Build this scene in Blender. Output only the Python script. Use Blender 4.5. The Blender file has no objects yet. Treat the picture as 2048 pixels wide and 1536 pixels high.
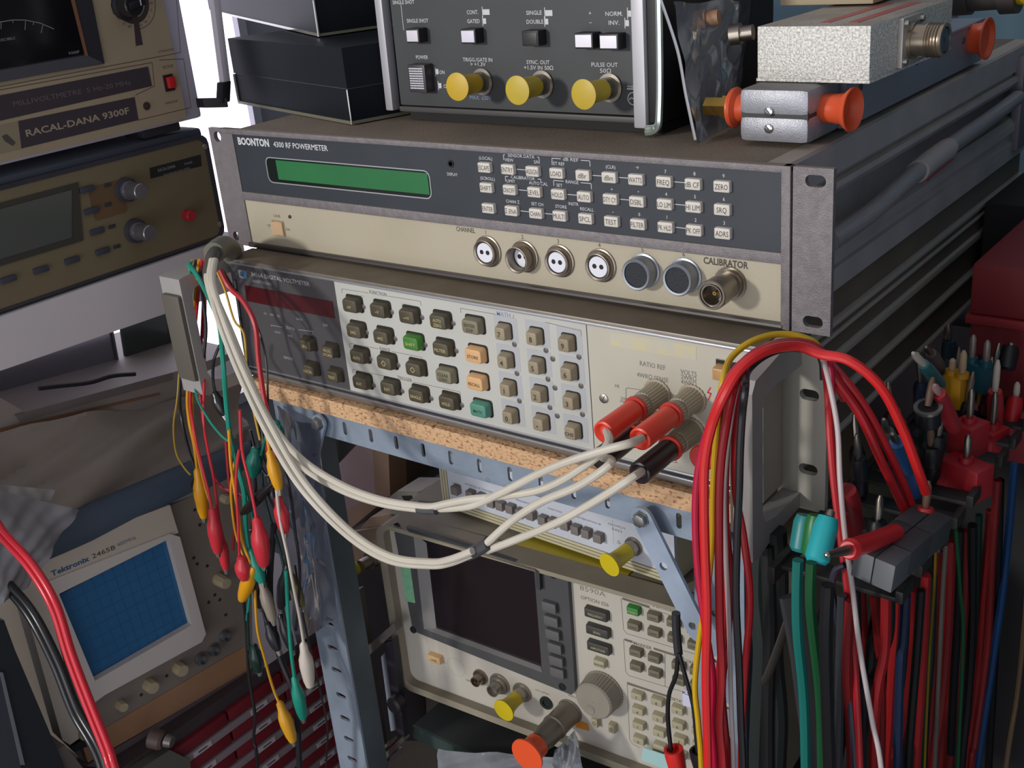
import bpy, bmesh, math, random
from mathutils import Vector, Matrix
from mathutils.geometry import tessellate_polygon
random.seed(7)
S = 0.001                                   # everything below is in millimetres
SC = bpy.context.scene
COL = SC.collection

# ------------------------------------------------------------------ camera
CPOS = Vector((703.6, -535.5, 223.5)); FPX = 2286.92
RV = Vector((0.41431189, 0.65812132, 0.04826387))
_R = Matrix.Rotation(RV.length, 3, RV.normalized())
_B = Matrix(((1, 0, 0), (0, 0, -1), (0, 1, 0)))
MC = (_R @ _B).transposed()                 # columns: image right, image down, forward
cam = bpy.data.cameras.new('camera'); camo = bpy.data.objects.new('camera', cam); COL.objects.link(camo)
rt, dn, fw = MC.col[0], MC.col[1], MC.col[2]
m3 = Matrix((rt, -dn, -fw)).transposed()
camo.matrix_world = Matrix.Translation(CPOS * S) @ m3.to_4x4()
cam.sensor_width = 36; cam.lens = FPX / 2048 * 36; cam.clip_start = 0.01; cam.clip_end = 50
cam.dof.use_dof = False
SC.camera = camo
# ------------------------------------------------------------------ light
SC.view_settings.view_transform = 'Standard'; SC.view_settings.look = 'None'
SC.view_settings.gamma = 1; SC.view_settings.use_curve_mapping = False
SC.view_settings.exposure = 0.0
w = bpy.data.worlds.new('world'); SC.world = w; w.use_nodes = True
w.node_tree.nodes['Background'].inputs[0].default_value = (0.64, 0.62, 0.67, 1)
w.node_tree.nodes['Background'].inputs[1].default_value = 0.7
def area(name, pos, tgt, size, power, col):
    l = bpy.data.lights.new(name, 'AREA'); l.size = size; l.energy = power; l.color = col
    o = bpy.data.objects.new(name, l); COL.objects.link(o); o.location = Vector(pos) * S
    o.rotation_euler = (Vector(tgt) - Vector(pos)).to_track_quat('-Z', 'Y').to_euler(); return o
area('daylight_from_side_window', (-760, -2780, 760), (330, 0, -60), 0.26, 46, (1.0, 0.965, 0.90))
area('daylight_from_back_window', (-560, 840, 420), (0, 200, 0), 0.7, 3, (0.93, 0.95, 1.0))

area('added_front_fill', (420, -1700, -250), (150, 0, -250), 1.0, 7, (0.95, 0.96, 1.0))  # added soft fill that brightens the lower left; there is no doorway
# ------------------------------------------------------------------ helpers
def ray(x, y):
    return (MC @ Vector(((x - 1024) / FPX, (y - 768) / FPX, 1))).normalized()
def P(x, y, Y=None, X=None, Z=None):
    """point seen in the photograph at (x, y) that lies on the given world plane (mm)"""
    d = ray(x, y)
    a, v = (1, Y) if Y is not None else (0, X) if X is not None else (2, Z)
    return CPOS + d * ((v - CPOS[a]) / d[a])
class Fr:
    """a device's own frame: ex to the right along its face, ey into it, ez up"""
    def __init__(s, o, yaw=0, tilt=0, face='y'):
        s.o = Vector(o)
        R = Matrix.Rotation(math.radians(yaw + (90 if face == 'x' else 0)), 3, 'Z') @ Matrix.Rotation(math.radians(-tilt), 3, 'X')
        s.ex, s.ey, s.ez = R.col[0].copy(), R.col[1].copy(), R.col[2].copy()
    def mat(s):
        m = Matrix((s.ex, s.ey, s.ez)).transposed().to_4x4()
        return Matrix.Translation(s.o * S) @ m
    def px(s, x, y, d=0.0):
        """local (x, z) where the pixel meets the plane d mm behind the face"""
        r = ray(x, y); c = s.o + s.ey * d
        q = CPOS + r * ((c - CPOS).dot(s.ey) / r.dot(s.ey)) - s.o
        return q.dot(s.ex), q.dot(s.ez)
    def loc(s, p):
        q = Vector(p) - s.o; return Vector((q.dot(s.ex), q.dot(s.ey), q.dot(s.ez)))
W0 = Fr((0, 0, 0))
class MB:
    def __init__(s): s.v = []; s.f = []
    def add(s, vs, fs):
        n = len(s.v); s.v += [tuple(v) for v in vs]; s.f += [tuple(i + n for i in f) for f in fs]; return s
    def box(s, x0, x1, y0, y1, z0, z1, b=0.0):
        x0, x1 = min(x0, x1), max(x0, x1); y0, y1 = min(y0, y1), max(y0, y1); z0, z1 = min(z0, z1), max(z0, z1)
        b = min(b, (x1 - x0) * .45, (y1 - y0) * .45, (z1 - z0) * .45)
        if b <= 0:
            return s.add([(x, y, z) for x in (x0, x1) for y in (y0, y1) for z in (z0, z1)],
                         [(0, 1, 3, 2), (4, 6, 7, 5), (0, 4, 5, 1), (2, 3, 7, 6), (0, 2, 6, 4), (1, 5, 7, 3)])
        bm = bmesh.new(); bmesh.ops.create_cube(bm, size=1)
        for v in bm.verts: v.co = Vector(((x0 + x1) / 2 + v.co.x * (x1 - x0), (y0 + y1) / 2 + v.co.y * (y1 - y0), (z0 + z1) / 2 + v.co.z * (z1 - z0)))
        bmesh.ops.bevel(bm, geom=bm.edges[:], offset=b, segments=2, profile=0.6, affect='EDGES')
        s.bm(bm); return s
    def bm(s, bm):
        bm.verts.index_update(); s.add([v.co[:] for v in bm.verts], [[v.index for v in f.verts] for f in bm.faces]); bm.free()
    def obox(s, c, ax, ay, az, b=0.0):
        """box with half-axis vectors"""
        t = MB().box(-1, 1, -1, 1, -1, 1); c = Vector(c); ax, ay, az = Vector(ax), Vector(ay), Vector(az)
        if b:
            lx, ly, lz = ax.length, ay.length, az.length
            t = MB().box(-lx, lx, -ly, ly, -lz, lz, b); ax, ay, az = ax.normalized(), ay.normalized(), az.normalized()
        return s.add([c + ax * v[0] + ay * v[1] + az * v[2] for v in t.v], t.f)
    def hexa(s, f4, b4):
        """solid between a front quad and a back quad (same winding)"""
        return s.add(list(f4) + list(b4), [(0, 1, 2, 3), (7, 6, 5, 4), (0, 4, 5, 1), (1, 5, 6, 2), (2, 6, 7, 3), (3, 7, 4, 0)])
    def lathe(s, prof, o, ax=(0, -1, 0), n=24, rib=0, ribd=0.0):
        """prof: (distance along ax, radius)"""
        ax = Vector(ax).normalized(); o = Vector(o)
        u = ax.orthogonal().normalized(); v = ax.cross(u)
        vs = []; fs = []
        for (d, r) in prof:
            for k in range(n):
                a = 2 * math.pi * k / n; rr = r - (ribd if rib and k % 2 else 0)
                vs.append(o + ax * d + (u * math.cos(a) + v * math.sin(a)) * rr)
        m = len(prof)
        for i in range(m - 1):
            for k in range(n):
                a, b = i * n + k, i * n + (k + 1) % n
                fs.append((a, b, b + n, a + n))
        fs.append(tuple(range(n))[::-1]); fs.append(tuple((m - 1) * n + k for k in range(n)))
        return s.add(vs, fs)
    def cyl(s, a, b, r, r2=None, n=16):
        a, b = Vector(a), Vector(b); L = (b - a).length
        return s.lathe([(0, r), (L, r if r2 is None else r2)], a, b - a, n)
    def tube(s, pts, r, n=8, sub=6, flat=1.0):
        pts = [Vector(p) for p in pts]
        q = smooth(pts, sub) if sub and len(pts) > 2 else pts
        rs = r if callable(r) else (lambda t: r)
        t0 = (q[1] - q[0]).normalized(); u = t0.orthogonal().normalized(); vs = []; fs = []
        for i, p in enumerate(q):
            t = (q[min(i + 1, len(q) - 1)] - q[max(i - 1, 0)]).normalized()
            u = (u - t * u.dot(t)).normalized(); v = t.cross(u); rr = rs(i / (len(q) - 1))
            for k in range(n):
                a = 2 * math.pi * k / n; vs.append(p + (u * math.cos(a) + v * math.sin(a) * flat) * rr)
        for i in range(len(q) - 1):
            for k in range(n):
                a, b = i * n + k, i * n + (k + 1) % n; fs.append((a, b, b + n, a + n))
        fs.append(tuple(range(n))[::-1]); fs.append(tuple((len(q) - 1) * n + k for k in range(n)))
        return s.add(vs, fs)
    def plate(s, poly, y0, y1, holes=(), ch=0.0):
        """polygon in local x,z extruded from y0 (front) to y1 (back), with real holes"""
        loops = [list(poly)] + [list(h) for h in holes]
        tri = tessellate_polygon([[Vector((p[0], p[1], 0)) for p in l] for l in loops])
        flat = [p for l in loops for p in l]; n = len(flat)
        vs = [(p[0], y0, p[1]) for p in flat] + [(p[0], y1, p[1]) for p in flat]
        fs = [tuple(t) for t in tri] + [tuple(i + n for i in t)[::-1] for t in tri]
        b = 0
        for l in loops:
            m = len(l)
            for i in range(m):
                a, c = b + i, b + (i + 1) % m; fs.append((a, c, c + n, a + n))
            b += m
        return s.add(vs, fs)
    def pad(s, cx, cz, w, h, y0, y1, r=1.2, b=0.8, tp=0.0, k=3):
        """key cap / rounded slab: back plane y0, front plane y1, tp = taper"""
        vs = []; fs = []; L = []
        sg = 1 if y1 < y0 else -1
        for (y, ins) in ((y0, 0), (y1 + sg * b, tp), (y1 + sg * b * .3, tp + b * .35), (y1, tp + b)):
            pl = rrect(cx, cz, w - 2 * ins, h - 2 * ins, max(r - ins * .5, 0.15), k); L.append(len(vs)); n = len(pl)
            vs += [(p[0], y, p[1]) for p in pl]
        for a, c in zip(L, L[1:]):
            for i in range(n): fs.append((a + i, a + (i + 1) % n, c + (i + 1) % n, c + i))
        fs.append(tuple(range(L[-1], L[-1] + n))); fs.append(tuple(range(n))[::-1])
        return s.add(vs, fs)
    def quadstrip(s, pts, z0, z1): return s
    def txt(s, t, x, z, h, w=None, y=-0.12, bold=0.0, al='C', lean=0.0):
        m = tmesh(t, bold); 
        if not m[0]: return s
        xs = [p[0] for p in m[0]]; zs = [p[1] for p in m[0]]
        sc = h / 0.72; W = (max(xs) - min(xs)) * sc; fx = (w / W) if w else 1.0
        x0 = {'C': x - W * fx / 2, 'L': x, 'R': x - W * fx}[al]; zb = z - h / 2
        return s.add([(x0 + (p[0] - min(xs)) * sc * fx, y, zb + p[1] * sc + (p[0] - min(xs)) * sc * fx * lean) for p in m[0]], m[1])
    def line(s, x0, z0, x1, z1, w=0.5, y=-0.1):
        d = Vector((x1 - x0, z1 - z0)); L = d.length or 1; n = Vector((-d.y, d.x)) / L * w / 2
        return s.add([(x0 + n.x, y, z0 + n.y), (x1 + n.x, y, z1 + n.y), (x1 - n.x, y, z1 - n.y), (x0 - n.x, y, z0 - n.y)], [(0, 1, 2, 3)])
    def path(s, pts, w=0.5, y=-0.1, close=False):
        pts = list(pts); 
        if close: pts.append(pts[0])
        for a, b in zip(pts, pts[1:]): s.line(a[0], a[1], b[0], b[1], w, y)
        return s
_TC = {}
def tmesh(t, bold=0.0):
    if (t, bold) not in _TC:
        c = bpy.data.curves.new('t', 'FONT'); c.body = t; c.size = 1; c.resolution_u = 2; c.offset = bold
        o = bpy.data.objects.new('t', c); m = bpy.data.meshes.new_from_object(o)
        _TC[(t, bold)] = ([(v.co.x, v.co.y) for v in m.vertices], [tuple(p.vertices) for p in m.polygons])
        bpy.data.objects.remove(o); bpy.data.curves.remove(c); bpy.data.meshes.remove(m)
    return _TC[(t, bold)]
def rrect(cx, cz, w, h, r, k=3):
    r = min(r, w * .49, h * .49); o = []
    for (sx, sz, a0) in ((1, 1, 0), (-1, 1, 90), (-1, -1, 180), (1, -1, 270)):
        for i in range(k + 1):
            a = math.radians(a0 + 90 * i / k); o.append((cx + sx * (w / 2 - r) + r * math.cos(a), cz + sz * (h / 2 - r) + r * math.sin(a)))
    return o
def circ(cx, cz, r, n=20): return [(cx + r * math.cos(2 * math.pi * i / n), cz + r * math.sin(2 * math.pi * i / n)) for i in range(n)]
def smooth(p, sub):
    o = []; n = len(p)
    for i in range(n - 1):
        a, b, c, d = p[max(i - 1, 0)], p[i], p[i + 1], p[min(i + 2, n - 1)]
        for k in range(sub):
            t = k / sub; o.append(0.5 * ((2 * b) + (c - a) * t + (2 * a - 5 * b + 4 * c - d) * t * t + (3 * b - a - 3 * c + d) * t ** 3))
    o.append(p[-1]); return o

def srgb(c):
    if isinstance(c, str): c = [int(c[i:i + 2], 16) for i in (0, 2, 4)]
    return tuple(((x / 255) / 12.92 if x / 255 <= 0.04045 else ((x / 255 + 0.055) / 1.055) ** 2.4) for x in c) + (1,)
_M = {}
def mat(c, rough=0.5, metal=0.0, c2=None, ns=60, mix=0.5, bump=0.0, bs=400, em=0.0, tr=0.0, dust=None, dustamt=0.6, spec=0.5, alpha=1.0, stretch=None, ior=1.45, contrast=0.25):
    key = (c, rough, metal, c2, ns, mix, bump, bs, em, tr, dust, dustamt, spec, alpha, stretch, contrast)
    if key in _M: return _M[key]
    m = bpy.data.materials.new('paint_' + (c if isinstance(c, str) else '%02x%02x%02x' % tuple(c))); m.use_nodes = True
    N = m.node_tree.nodes; Lk = m.node_tree.links; b = N['Principled BSDF']
    b.inputs['Roughness'].default_value = rough; b.inputs['Metallic'].default_value = metal
    b.inputs['Specular IOR Level'].default_value = spec; b.inputs['Base Color'].default_value = srgb(c)
    if tr: b.inputs['Transmission Weight'].default_value = tr; b.inputs['IOR'].default_value = ior
    if alpha < 1: b.inputs['Alpha'].default_value = alpha
    if em: b.inputs['Emission Color'].default_value = srgb(c); b.inputs['Emission Strength'].default_value = em
    tc = N.new('ShaderNodeTexCoord'); src = tc.outputs['Object']
    if stretch:
        mp = N.new('ShaderNodeMapping'); mp.inputs['Scale'].default_value = stretch; Lk.new(src, mp.inputs['Vector']); src = mp.outputs['Vector']
    cur = None
    if c2:
        n = N.new('ShaderNodeTexNoise'); n.inputs['Scale'].default_value = ns; n.inputs['Detail'].default_value = 5
        Lk.new(src, n.inputs['Vector'])
        r = N.new('ShaderNodeMapRange'); r.inputs[1].default_value = mix - contrast; r.inputs[2].default_value = mix + contrast
        Lk.new(n.outputs['Fac'], r.inputs[0])
        x = N.new('ShaderNodeMix'); x.data_type = 'RGBA'; x.inputs[6].default_value = srgb(c); x.inputs[7].default_value = srgb(c2)
        Lk.new(r.outputs[0], x.inputs[0]); cur = x.outputs[2]
    if dust:
        g = N.new('ShaderNodeNewGeometry'); sp = N.new('ShaderNodeSeparateXYZ'); Lk.new(g.outputs['Normal'], sp.inputs[0])
        n = N.new('ShaderNodeTexNoise'); n.inputs['Scale'].default_value = 35; n.inputs['Detail'].default_value = 6; Lk.new(tc.outputs['Object'], n.inputs['Vector'])
        r = N.new('ShaderNodeMapRange'); r.inputs[1].default_value = 0.45; r.inputs[2].default_value = 0.95; r.inputs[4].default_value = dustamt
        Lk.new(sp.outputs[2], r.inputs[0])
        r2 = N.new('ShaderNodeMapRange'); r2.inputs[1].default_value = .25; r2.inputs[2].default_value = .6; r2.inputs[3].default_value = .6; Lk.new(n.outputs['Fac'], r2.inputs[0])
        mu = N.new('ShaderNodeMath'); mu.operation = 'MULTIPLY'; Lk.new(r.outputs[0], mu.inputs[0]); Lk.new(r2.outputs[0], mu.inputs[1])
        x = N.new('ShaderNodeMix'); x.data_type = 'RGBA'; x.inputs[6].default_value = srgb(c); x.inputs[7].default_value = srgb(dust)
        if cur: Lk.new(cur, x.inputs[6])
        Lk.new(mu.outputs[0], x.inputs[0]); cur = x.outputs[2]
        ro = N.new('ShaderNodeMapRange'); ro.inputs[3].default_value = rough; ro.inputs[4].default_value = 0.85; Lk.new(mu.outputs[0], ro.inputs[0]); Lk.new(ro.outputs[0], b.inputs['Roughness'])
    if cur: Lk.new(cur, b.inputs['Base Color'])
    if bump:
        n = N.new('ShaderNodeTexNoise'); n.inputs['Scale'].default_value = bs; n.inputs['Detail'].default_value = 3; Lk.new(src, n.inputs['Vector'])
        bp = N.new('ShaderNodeBump'); bp.inputs['Strength'].default_value = bump; bp.inputs['Distance'].default_value = 0.0008
        Lk.new(n.outputs['Fac'], bp.inputs['Height']); Lk.new(bp.outputs[0], b.inputs['Normal'])
    _M[key] = m; return m

def link(name, mb, m, fr=W0, parent=None, label=None, kind=None):
    me = bpy.data.meshes.new(name); me.from_pydata([(v[0] * S, v[1] * S, v[2] * S) for v in mb.v], [], mb.f)
    bm = bmesh.new(); bm.from_mesh(me); bmesh.ops.recalc_face_normals(bm, faces=bm.faces[:]); bm.to_mesh(me); bm.free()
    me.shade_smooth(); me.set_sharp_from_angle(angle=math.radians(32)); me.materials.append(m)
    o = bpy.data.objects.new(name, me); COL.objects.link(o)
    if parent is not None: o.parent = parent
    else: o.matrix_world = fr.mat()
    if label: o['label'] = label
    if kind: o['kind'] = kind
    return o
def thing(name, label, cat, fr=W0, group=None):
    o = bpy.data.objects.new(name, None); COL.objects.link(o); o.matrix_world = fr.mat(); o.empty_display_size = 0.01
    o['label'] = label; o['category'] = cat
    if group: o['group'] = group
    return o
def part(t, name, mb, m, label=None, parent=None, kind=None):
    return link(name, mb, m, parent=parent or t, label=label, kind=kind)
def single(name, mb, m, label, cat, group=None, fr=W0):
    """one-mesh thing given in world mm; its origin is moved to its base"""
    if fr is W0:
        lo = Vector((sum(v[0] for v in mb.v) / len(mb.v), sum(v[1] for v in mb.v) / len(mb.v), min(v[2] for v in mb.v)))
        mb.v = [(v[0] - lo.x, v[1] - lo.y, v[2] - lo.z) for v in mb.v]; fr = Fr(lo)
    o = link(name, mb, m, fr); o['label'] = label; o['category'] = cat
    if group: o['group'] = group
    return o
def struct(name, mb, m):
    o = link(name, mb, m); o['kind'] = 'structure'; return o
def quadpoly(fr, pts, d=0): return [fr.px(x, y, d) for x, y in pts]
def mix3(a, b, t): return a + (b - a) * t

# common finishes
BLACK = mat('16161a', .35, dust='5a5248', dustamt=.35)
CHROME = mat('c9c9c9', .22, 1.0)
STEEL = mat('a9a8a2', .38, 1.0)
NICKEL = mat('9a948a', .34, 1.0)
BRASS = mat('b8954e', .3, 1.0)
WHITEINK = mat('c9cbd0', .6)
DARKINK = mat('4a473f', .7)
YCAP = mat('c8a81c', .42, c2='b09418', ns=40)
RCAP = mat('d6552f', .40)
SCREW = mat('b9b6ae', .35, 1.0)

def cap_profile(L, r, R, hollow=True):
    return [(0, r * 1.02), (L * .55, r), (L * .8, r * 1.12), (L * .92, R * .95), (L, R)] + ([(L + .2, R * .93), (L - 1.0, R * .86), (L - 1.1, 0.1)] if hollow else [(L + .2, R * .95), (L + .3, 0.1)])
def screw(mb_head, mb_slot, x, z, y, r=2.2, a=30):
    mb_head.lathe([(0, r), (.8, r), (1.1, r * .8), (1.1, .05)], (x, y, z), (0, -1, 0), 16)
    ca, sa = math.cos(math.radians(a)), math.sin(math.radians(a))
    mb_slot.line(x - ca * r * .85, z - sa * r * .85, x + ca * r * .85, z + sa * r * .85, .5, y - 1.2)

# ================================================================== SETTING
WALLB = mat('56707c', .9, c2='4d6570', ns=3); 
def slab_y(): return MB().box(-640, 900, 900, 940, -1100, 900)
struct('wall_back', slab_y(), WALLB)
def left_wall():
    m = MB(); wy0, wy1, wz0, wz1 = -120, 556, -430, 520
    for (a, b, c, d) in ((-600, wy0, -1100, 900), (wy1, 940, -1100, 900), (wy0, wy1, -1100, wz0), (wy0, wy1, wz1, 900)): m.box(-640, -620, a, b, c, d)
    return m
struct('wall_left', left_wall(), mat('8d8990', .9, c2='828088', ns=3))
struct('wall_right', MB().box(900, 940, -200, 940, -1100, 900), mat('5c7a86', .85, c2='526e78', ns=4))
struct('floor', MB().box(-1100, 940, -1600, 940, -1130, -1100), mat('4a443c', .8, c2='3a352f', ns=8))
wn = MB().box(-630, -612, -124, 560, -434, -418).box(-630, -612, -124, 560, 508, 524).box(-630, -612, -124, -110, -434, 524).box(-630, -612, 546, 560, -434, 524)
win = struct('window_1', wn, mat('a09da6', .6))
pn = part(win, 'pane', MB().box(-626, -623, -110, 546, -418, 508), mat('f2eeff', .5, em=2.6))

# ================================================================== POWER METER (the long two-tone box at the top of the rack)
def slot_oval(cx, cz, w, h): return rrect(cx, cz, w, h, h / 2, 6)
HAMMER = mat('868184', .5, .3, c2='726d70', ns=260, bump=.5, bs=1500, dust='857a6b', dustamt=.9)
DUSTY = mat('75695b', .9, c2='61564b', ns=14, bump=.5, bs=500)
def power_meter():
    F = Fr((0, 0, 0)); t = thing('rf_power_meter', 'long two-tone rack power meter with green display and white push keys', 'test instrument', F)
    part(t, 'case', MB().box(26, 443, 3, 452, 0.5, 87.5, 1.2), DUSTY, label='brown dusty case')
    fr = MB()
    # raised frame round the face, a mid rail between the two panels
    fr.box(12, 460.2, -2.2, 4, 84.6, 88.3, .8).box(12, 460.2, -2.2, 4, 0, 2.6, .8).box(455, 460.2, -2.6, 4, 0, 88.3, .8)
    fr.box(22, 456, -1.6, 4, 35.8, 42.2, .8)
    part(t, 'face_frame', fr, HAMMER)
    part(t, 'bottom_rail', MB().tube([(24, -1.2, 1.6), (456, -1.2, 1.6)], 2.1, 10, 0), mat('6c6866', .3, .7))
    ear = [(0, 0), (26, 0), (26, 88.3), (0, 88.3)]
    part(t, 'rack_ear', MB().plate(ear, -1.4, 2, [circ(8.7, 82, 3.9), circ(9.2, 6.4, 3.6)]), mat('807a7e', .5, .2, c2='736d70', ns=200), label='left rack ear with round bolt holes')
    ear2 = [(461.2, 0), (482.6, 0), (482.6, 88.3), (461.2, 88.3)]
    e2 = MB().plate(ear2, -1.8, 1.6, [slot_oval(473.2, 81.6, 11, 6.2), slot_oval(473, 6.8, 11, 6.2)])
    part(t, 'rack_ear', e2, HAMMER, label='right hammered grey rack ear with oval slots')
    part(t, 'upper_panel', MB().box(22.6, 455, -.6, 3, 41.8, 85), mat('343a42', .42, c2='2f343b', ns=30, dust='55565a'), label='dark blue-grey key panel')
    part(t, 'lower_panel', MB().box(23, 455, -.4, 3, 2.4, 36.2), mat('b8b09c', .55, c2='aba38e', ns=9, bump=.15), label='beige connector panel')
    # display
    d = [F.px(534, 312), F.px(862, 345), F.px(866, 396), F.px(539, 362)]
    x0, x1 = F.px(536, 340)[0], F.px(864, 372)[0]; z1, z0 = F.px(700, 327)[1], F.px(700, 381)[1]
    cx, cz, w, h = (x0 + x1) / 2, (z0 + z1) / 2, x1 - x0, z1 - z0
    part(t, 'display_bezel', MB().plate(rrect(cx, cz, w, h, 4.5), -1.1, -.5, [rrect(cx, cz, w - 1.4, h - 1.4, 4)]), mat('b9bcc0', .4, .5), label='thin white rounded outline')
    wn = MB().plate(rrect(cx, cz, w - 1.3, h - 1.3, 4), -.75, -.65); part(t, 'display_window', wn, mat('1c2220', .15), label='dark smoked window')
    part(t, 'display_screen', MB().box(cx - w * .43, cx + w * .487, -.95, -.8, cz - h * .34, cz + h * .40), mat('1f6b3a', .5, c2='1a6034', ns=25, em=.10), label='green backlit liquid crystal area')
    part(t, 'contrast_hole', MB().lathe([(0, 2.4), (.6, 2.4), (.6, 1.5), (.1, 1.4), (.1, .1)], (*[F.px(903, 327)[0]], -.5, F.px(903, 327)[1]), (0, -1, 0), 16), mat('0b0b0c', .6))
    # keys
    xs = [F.px(x, y, -2.5)[0] for x, y in [(969, 335), (1016, 340), (1065.5, 344), (1113.5, 348), (1166, 352), (1218.5, 355), (1272, 360), (1328, 365), (1386, 370), (1444, 376)]]
    zs = [F.px(969, 335, -2.5)[1], F.px(974, 375.5, -2.5)[1], F.px(979, 417, -2.5)[1]]
    names = [['ESCAPE', 'ENTRY', 'ASSIGN', 'LOAD', 'dBr', 'dBm', 'WATTS', 'FREQ', 'dB CF', 'ZERO'],
             ['SHIFT', 'ON/OFF', 'LEVEL', 'HOLD', 'AUTO', 'DTY CY', 'DSBL', 'LO LIM', 'HI LIM', 'SRQ'],
             ['ENTER', '\u03a3 ENA', 'CHAN', 'MULTI', 'SPCL', 'TEST', 'FILTER', 'PK HLD', 'PK OFF', 'ADRS']]
    km = mat('cdc8bf', .45); sh = MB(); ink = MB(); wi = MB()
    for j in range(3):
        for i in range(10):
            part(t, 'key', MB().pad(xs[i], zs[j], 9.6, 6.2, -.6, -3.4, .7, .4, .1, 2), km)
            n = names[j][i]; ink.txt(n, xs[i], zs[j], 3.0, min(8.4, 1.7 * len(n) + .8), -3.46, 0)
    part(t, 'key_lettering', ink, mat('35332f', .6), kind='stuff')
    def above(t_, i, j, dz=5.3, h=2.0, w=None, dx=0): wi.txt(t_, xs[i] + dx, zs[j] + dz, h, w, -.66)
    for a in [('(LOCAL)', 0, 0), ('(SCROLL)', 0, 1), ('VIEW', 1, 0), ('S/N', 2, 0, 5.3, 2.0, None, 2), ('SET REF', 3, 0), ('(CLR)', 5, 0, 5.6), ('\u2192', 6, 0, 6.5), ('7', 7, 0), ('8', 8, 0), ('9', 9, 0),
              ('LIMIT', 1, 1, 5.0), ('AUTO CAL', 2, 1, 5.0, 2.0, None, 2), ('SET', 3, 1, 5.0), ('+', 5, 1), ('\u2022', 6, 1), ('4', 7, 1), ('5', 8, 1), ('6', 9, 1),
              ('CHAN \u03a3', 1, 2, 5.3), ('SET CH', 2, 2, 5.3), ('STORE', 3, 2, 5.2), ('RECALL', 4, 2, 5.2), ('\u2013', 5, 2), ('0', 6, 2), ('1', 7, 2), ('2', 8, 2), ('3', 9, 2)]: above(*a)
    def bracket(i, k, j, s, z):
        a, b = xs[i] - 4, xs[k] + 4; m = (a + b) / 2; zz = zs[j] + z; hw = len(s) * 1.0 + 1
        wi.txt(s, m, zz, 2.0, len(s) * 1.8, -.66); wi.path([(a, zz - 3.2), (a, zz), (m - hw, zz)], .4, -.66); wi.path([(m + hw, zz), (b, zz), (b, zz - 3.2)], .4, -.66)
    bracket(1, 2, 0, 'SENSOR DATA', 8.2); bracket(3, 4, 0, 'dB REF', 8.2); bracket(1, 2, 1, 'CALIBRATOR', 7.6); bracket(3, 4, 1, 'RANGE', 7.6)
    wi.txt('INSTR', (xs[3] + xs[4]) / 2, zs[2] + 7.6, 1.9, None, -.66)
    for i, j in [(1, 0), (4, 0), (5, 0), (7, 0), (1, 1), (3, 1), (5, 1), (7, 1), (1, 2), (2, 2), (7, 2)]:
        wi.line(xs[i] + 5.2, zs[j], xs[i + 1] - 5, zs[j], .4, -.66)
    bx, bz = F.px(477, 281); bx2 = F.px(539, 285)[0]
    wi.txt('BOONTON', bx, bz, 5.2, bx2 - bx, -.66, .04, 'L')
    cx1, cz1 = F.px(548, 287); wi.txt('4300 RF POWERMETER', cx1, cz1 - .3, 3.9, F.px(656, 292)[0] - cx1, -.66, .012, 'L')
    wi.txt('DISPLAY', *F.px(906, 348), 2.0, 8.5, -.66)
    part(t, 'panel_lettering', wi, WHITEINK, kind='stuff')
    # lower panel
    lk = MB()
    lk.txt('CHANNEL', *F.px(932, 459), 3.1, 15.5, -.46, .015); lk.txt('CALIBRATOR', *F.px(1452, 525), 3.8, 27, -.46, .03)
    cp = [(971, 507, 'pin'), (1041, 516, 'ring'), (1119, 525, 'pin'), (1198, 535, 'pin'), (1285, 546, 'cap'), (1369, 557, 'cap')]
    bc = [F.px(x, y) for x, y in [(978, 502), (1051, 512), (1122, 521), (1204, 530), (1290, 540), (1372, 550)]]
    for k, ((x, y, kd), (cx, cz)) in enumerate(zip(cp, bc)):
        lk.txt(str(k + 1), cx - .8, cz + 12.2, 2.7, None, -.46)
        hexr = [(0, 11.2), (.8, 11.2), (.8, 10.6), (1.6, 10.4), (1.6, 8.6)]
        L = {'pin': 5, 'ring': 9.5, 'cap': 9.5}[kd]
        c = part(t, 'channel_socket', MB().lathe([(0, 10.2), (1, 10.2), (1.3, 9.4), (3, 9.2), (3, 8.3), (L, 8.3), (L + .1, 7.9), (L - .4, 6.9), (2.0, 6.8), (2.0, .1)] if kd != 'cap' else
                  [(0, 10.2), (1, 10.2), (1.3, 9), (3, 8.6), (3, 9.3), (L, 9.3), (L + .5, 8.8), (L + .3, 7.6), (L - 1.2, 7.5), (L - 1.2, .1)], (cx, -.4, cz), (0, -1, 0), 28), mat('8a8177', .35, .85) if kd != 'cap' else mat('9298a2', .4, .8), label={'pin': None, 'ring': 'socket with a deep open outer ring', 'cap': 'capped socket'}[kd])
        if kd != 'cap':
            part(t, 'insulator', MB().lathe([(0, 6.4), (2.2, 6.4), (2.4, 6.1), (2.4, .1)], (cx, -.4 - (1.6 if kd == 'pin' else .2), cz), (0, -1, 0), 24), mat('e2e4ee', .5), parent=c)
            hl = MB()
            for s in (-1, 1): hl.lathe([(0, 1.5), (.3, 1.5), (.31, .1)], (cx + s * 2.4, -4.2 if kd == 'pin' else -2.9, cz + .3), (0, -1, 0), 14)
            part(t, 'pin_holes', hl, mat('0c0c10', .5), parent=c)
        else:
            part(t, 'cap_disc', MB().lathe([(0, 7.4), (.6, 7.4), (.61, .1)], (cx, -.4 - L + 1.0, cz), (0, -1, 0), 24), mat('2c3036', .75, bump=1, bs=900), parent=c, label='dark grained disc')
    cx, cz = F.px(1462, 566)
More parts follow.
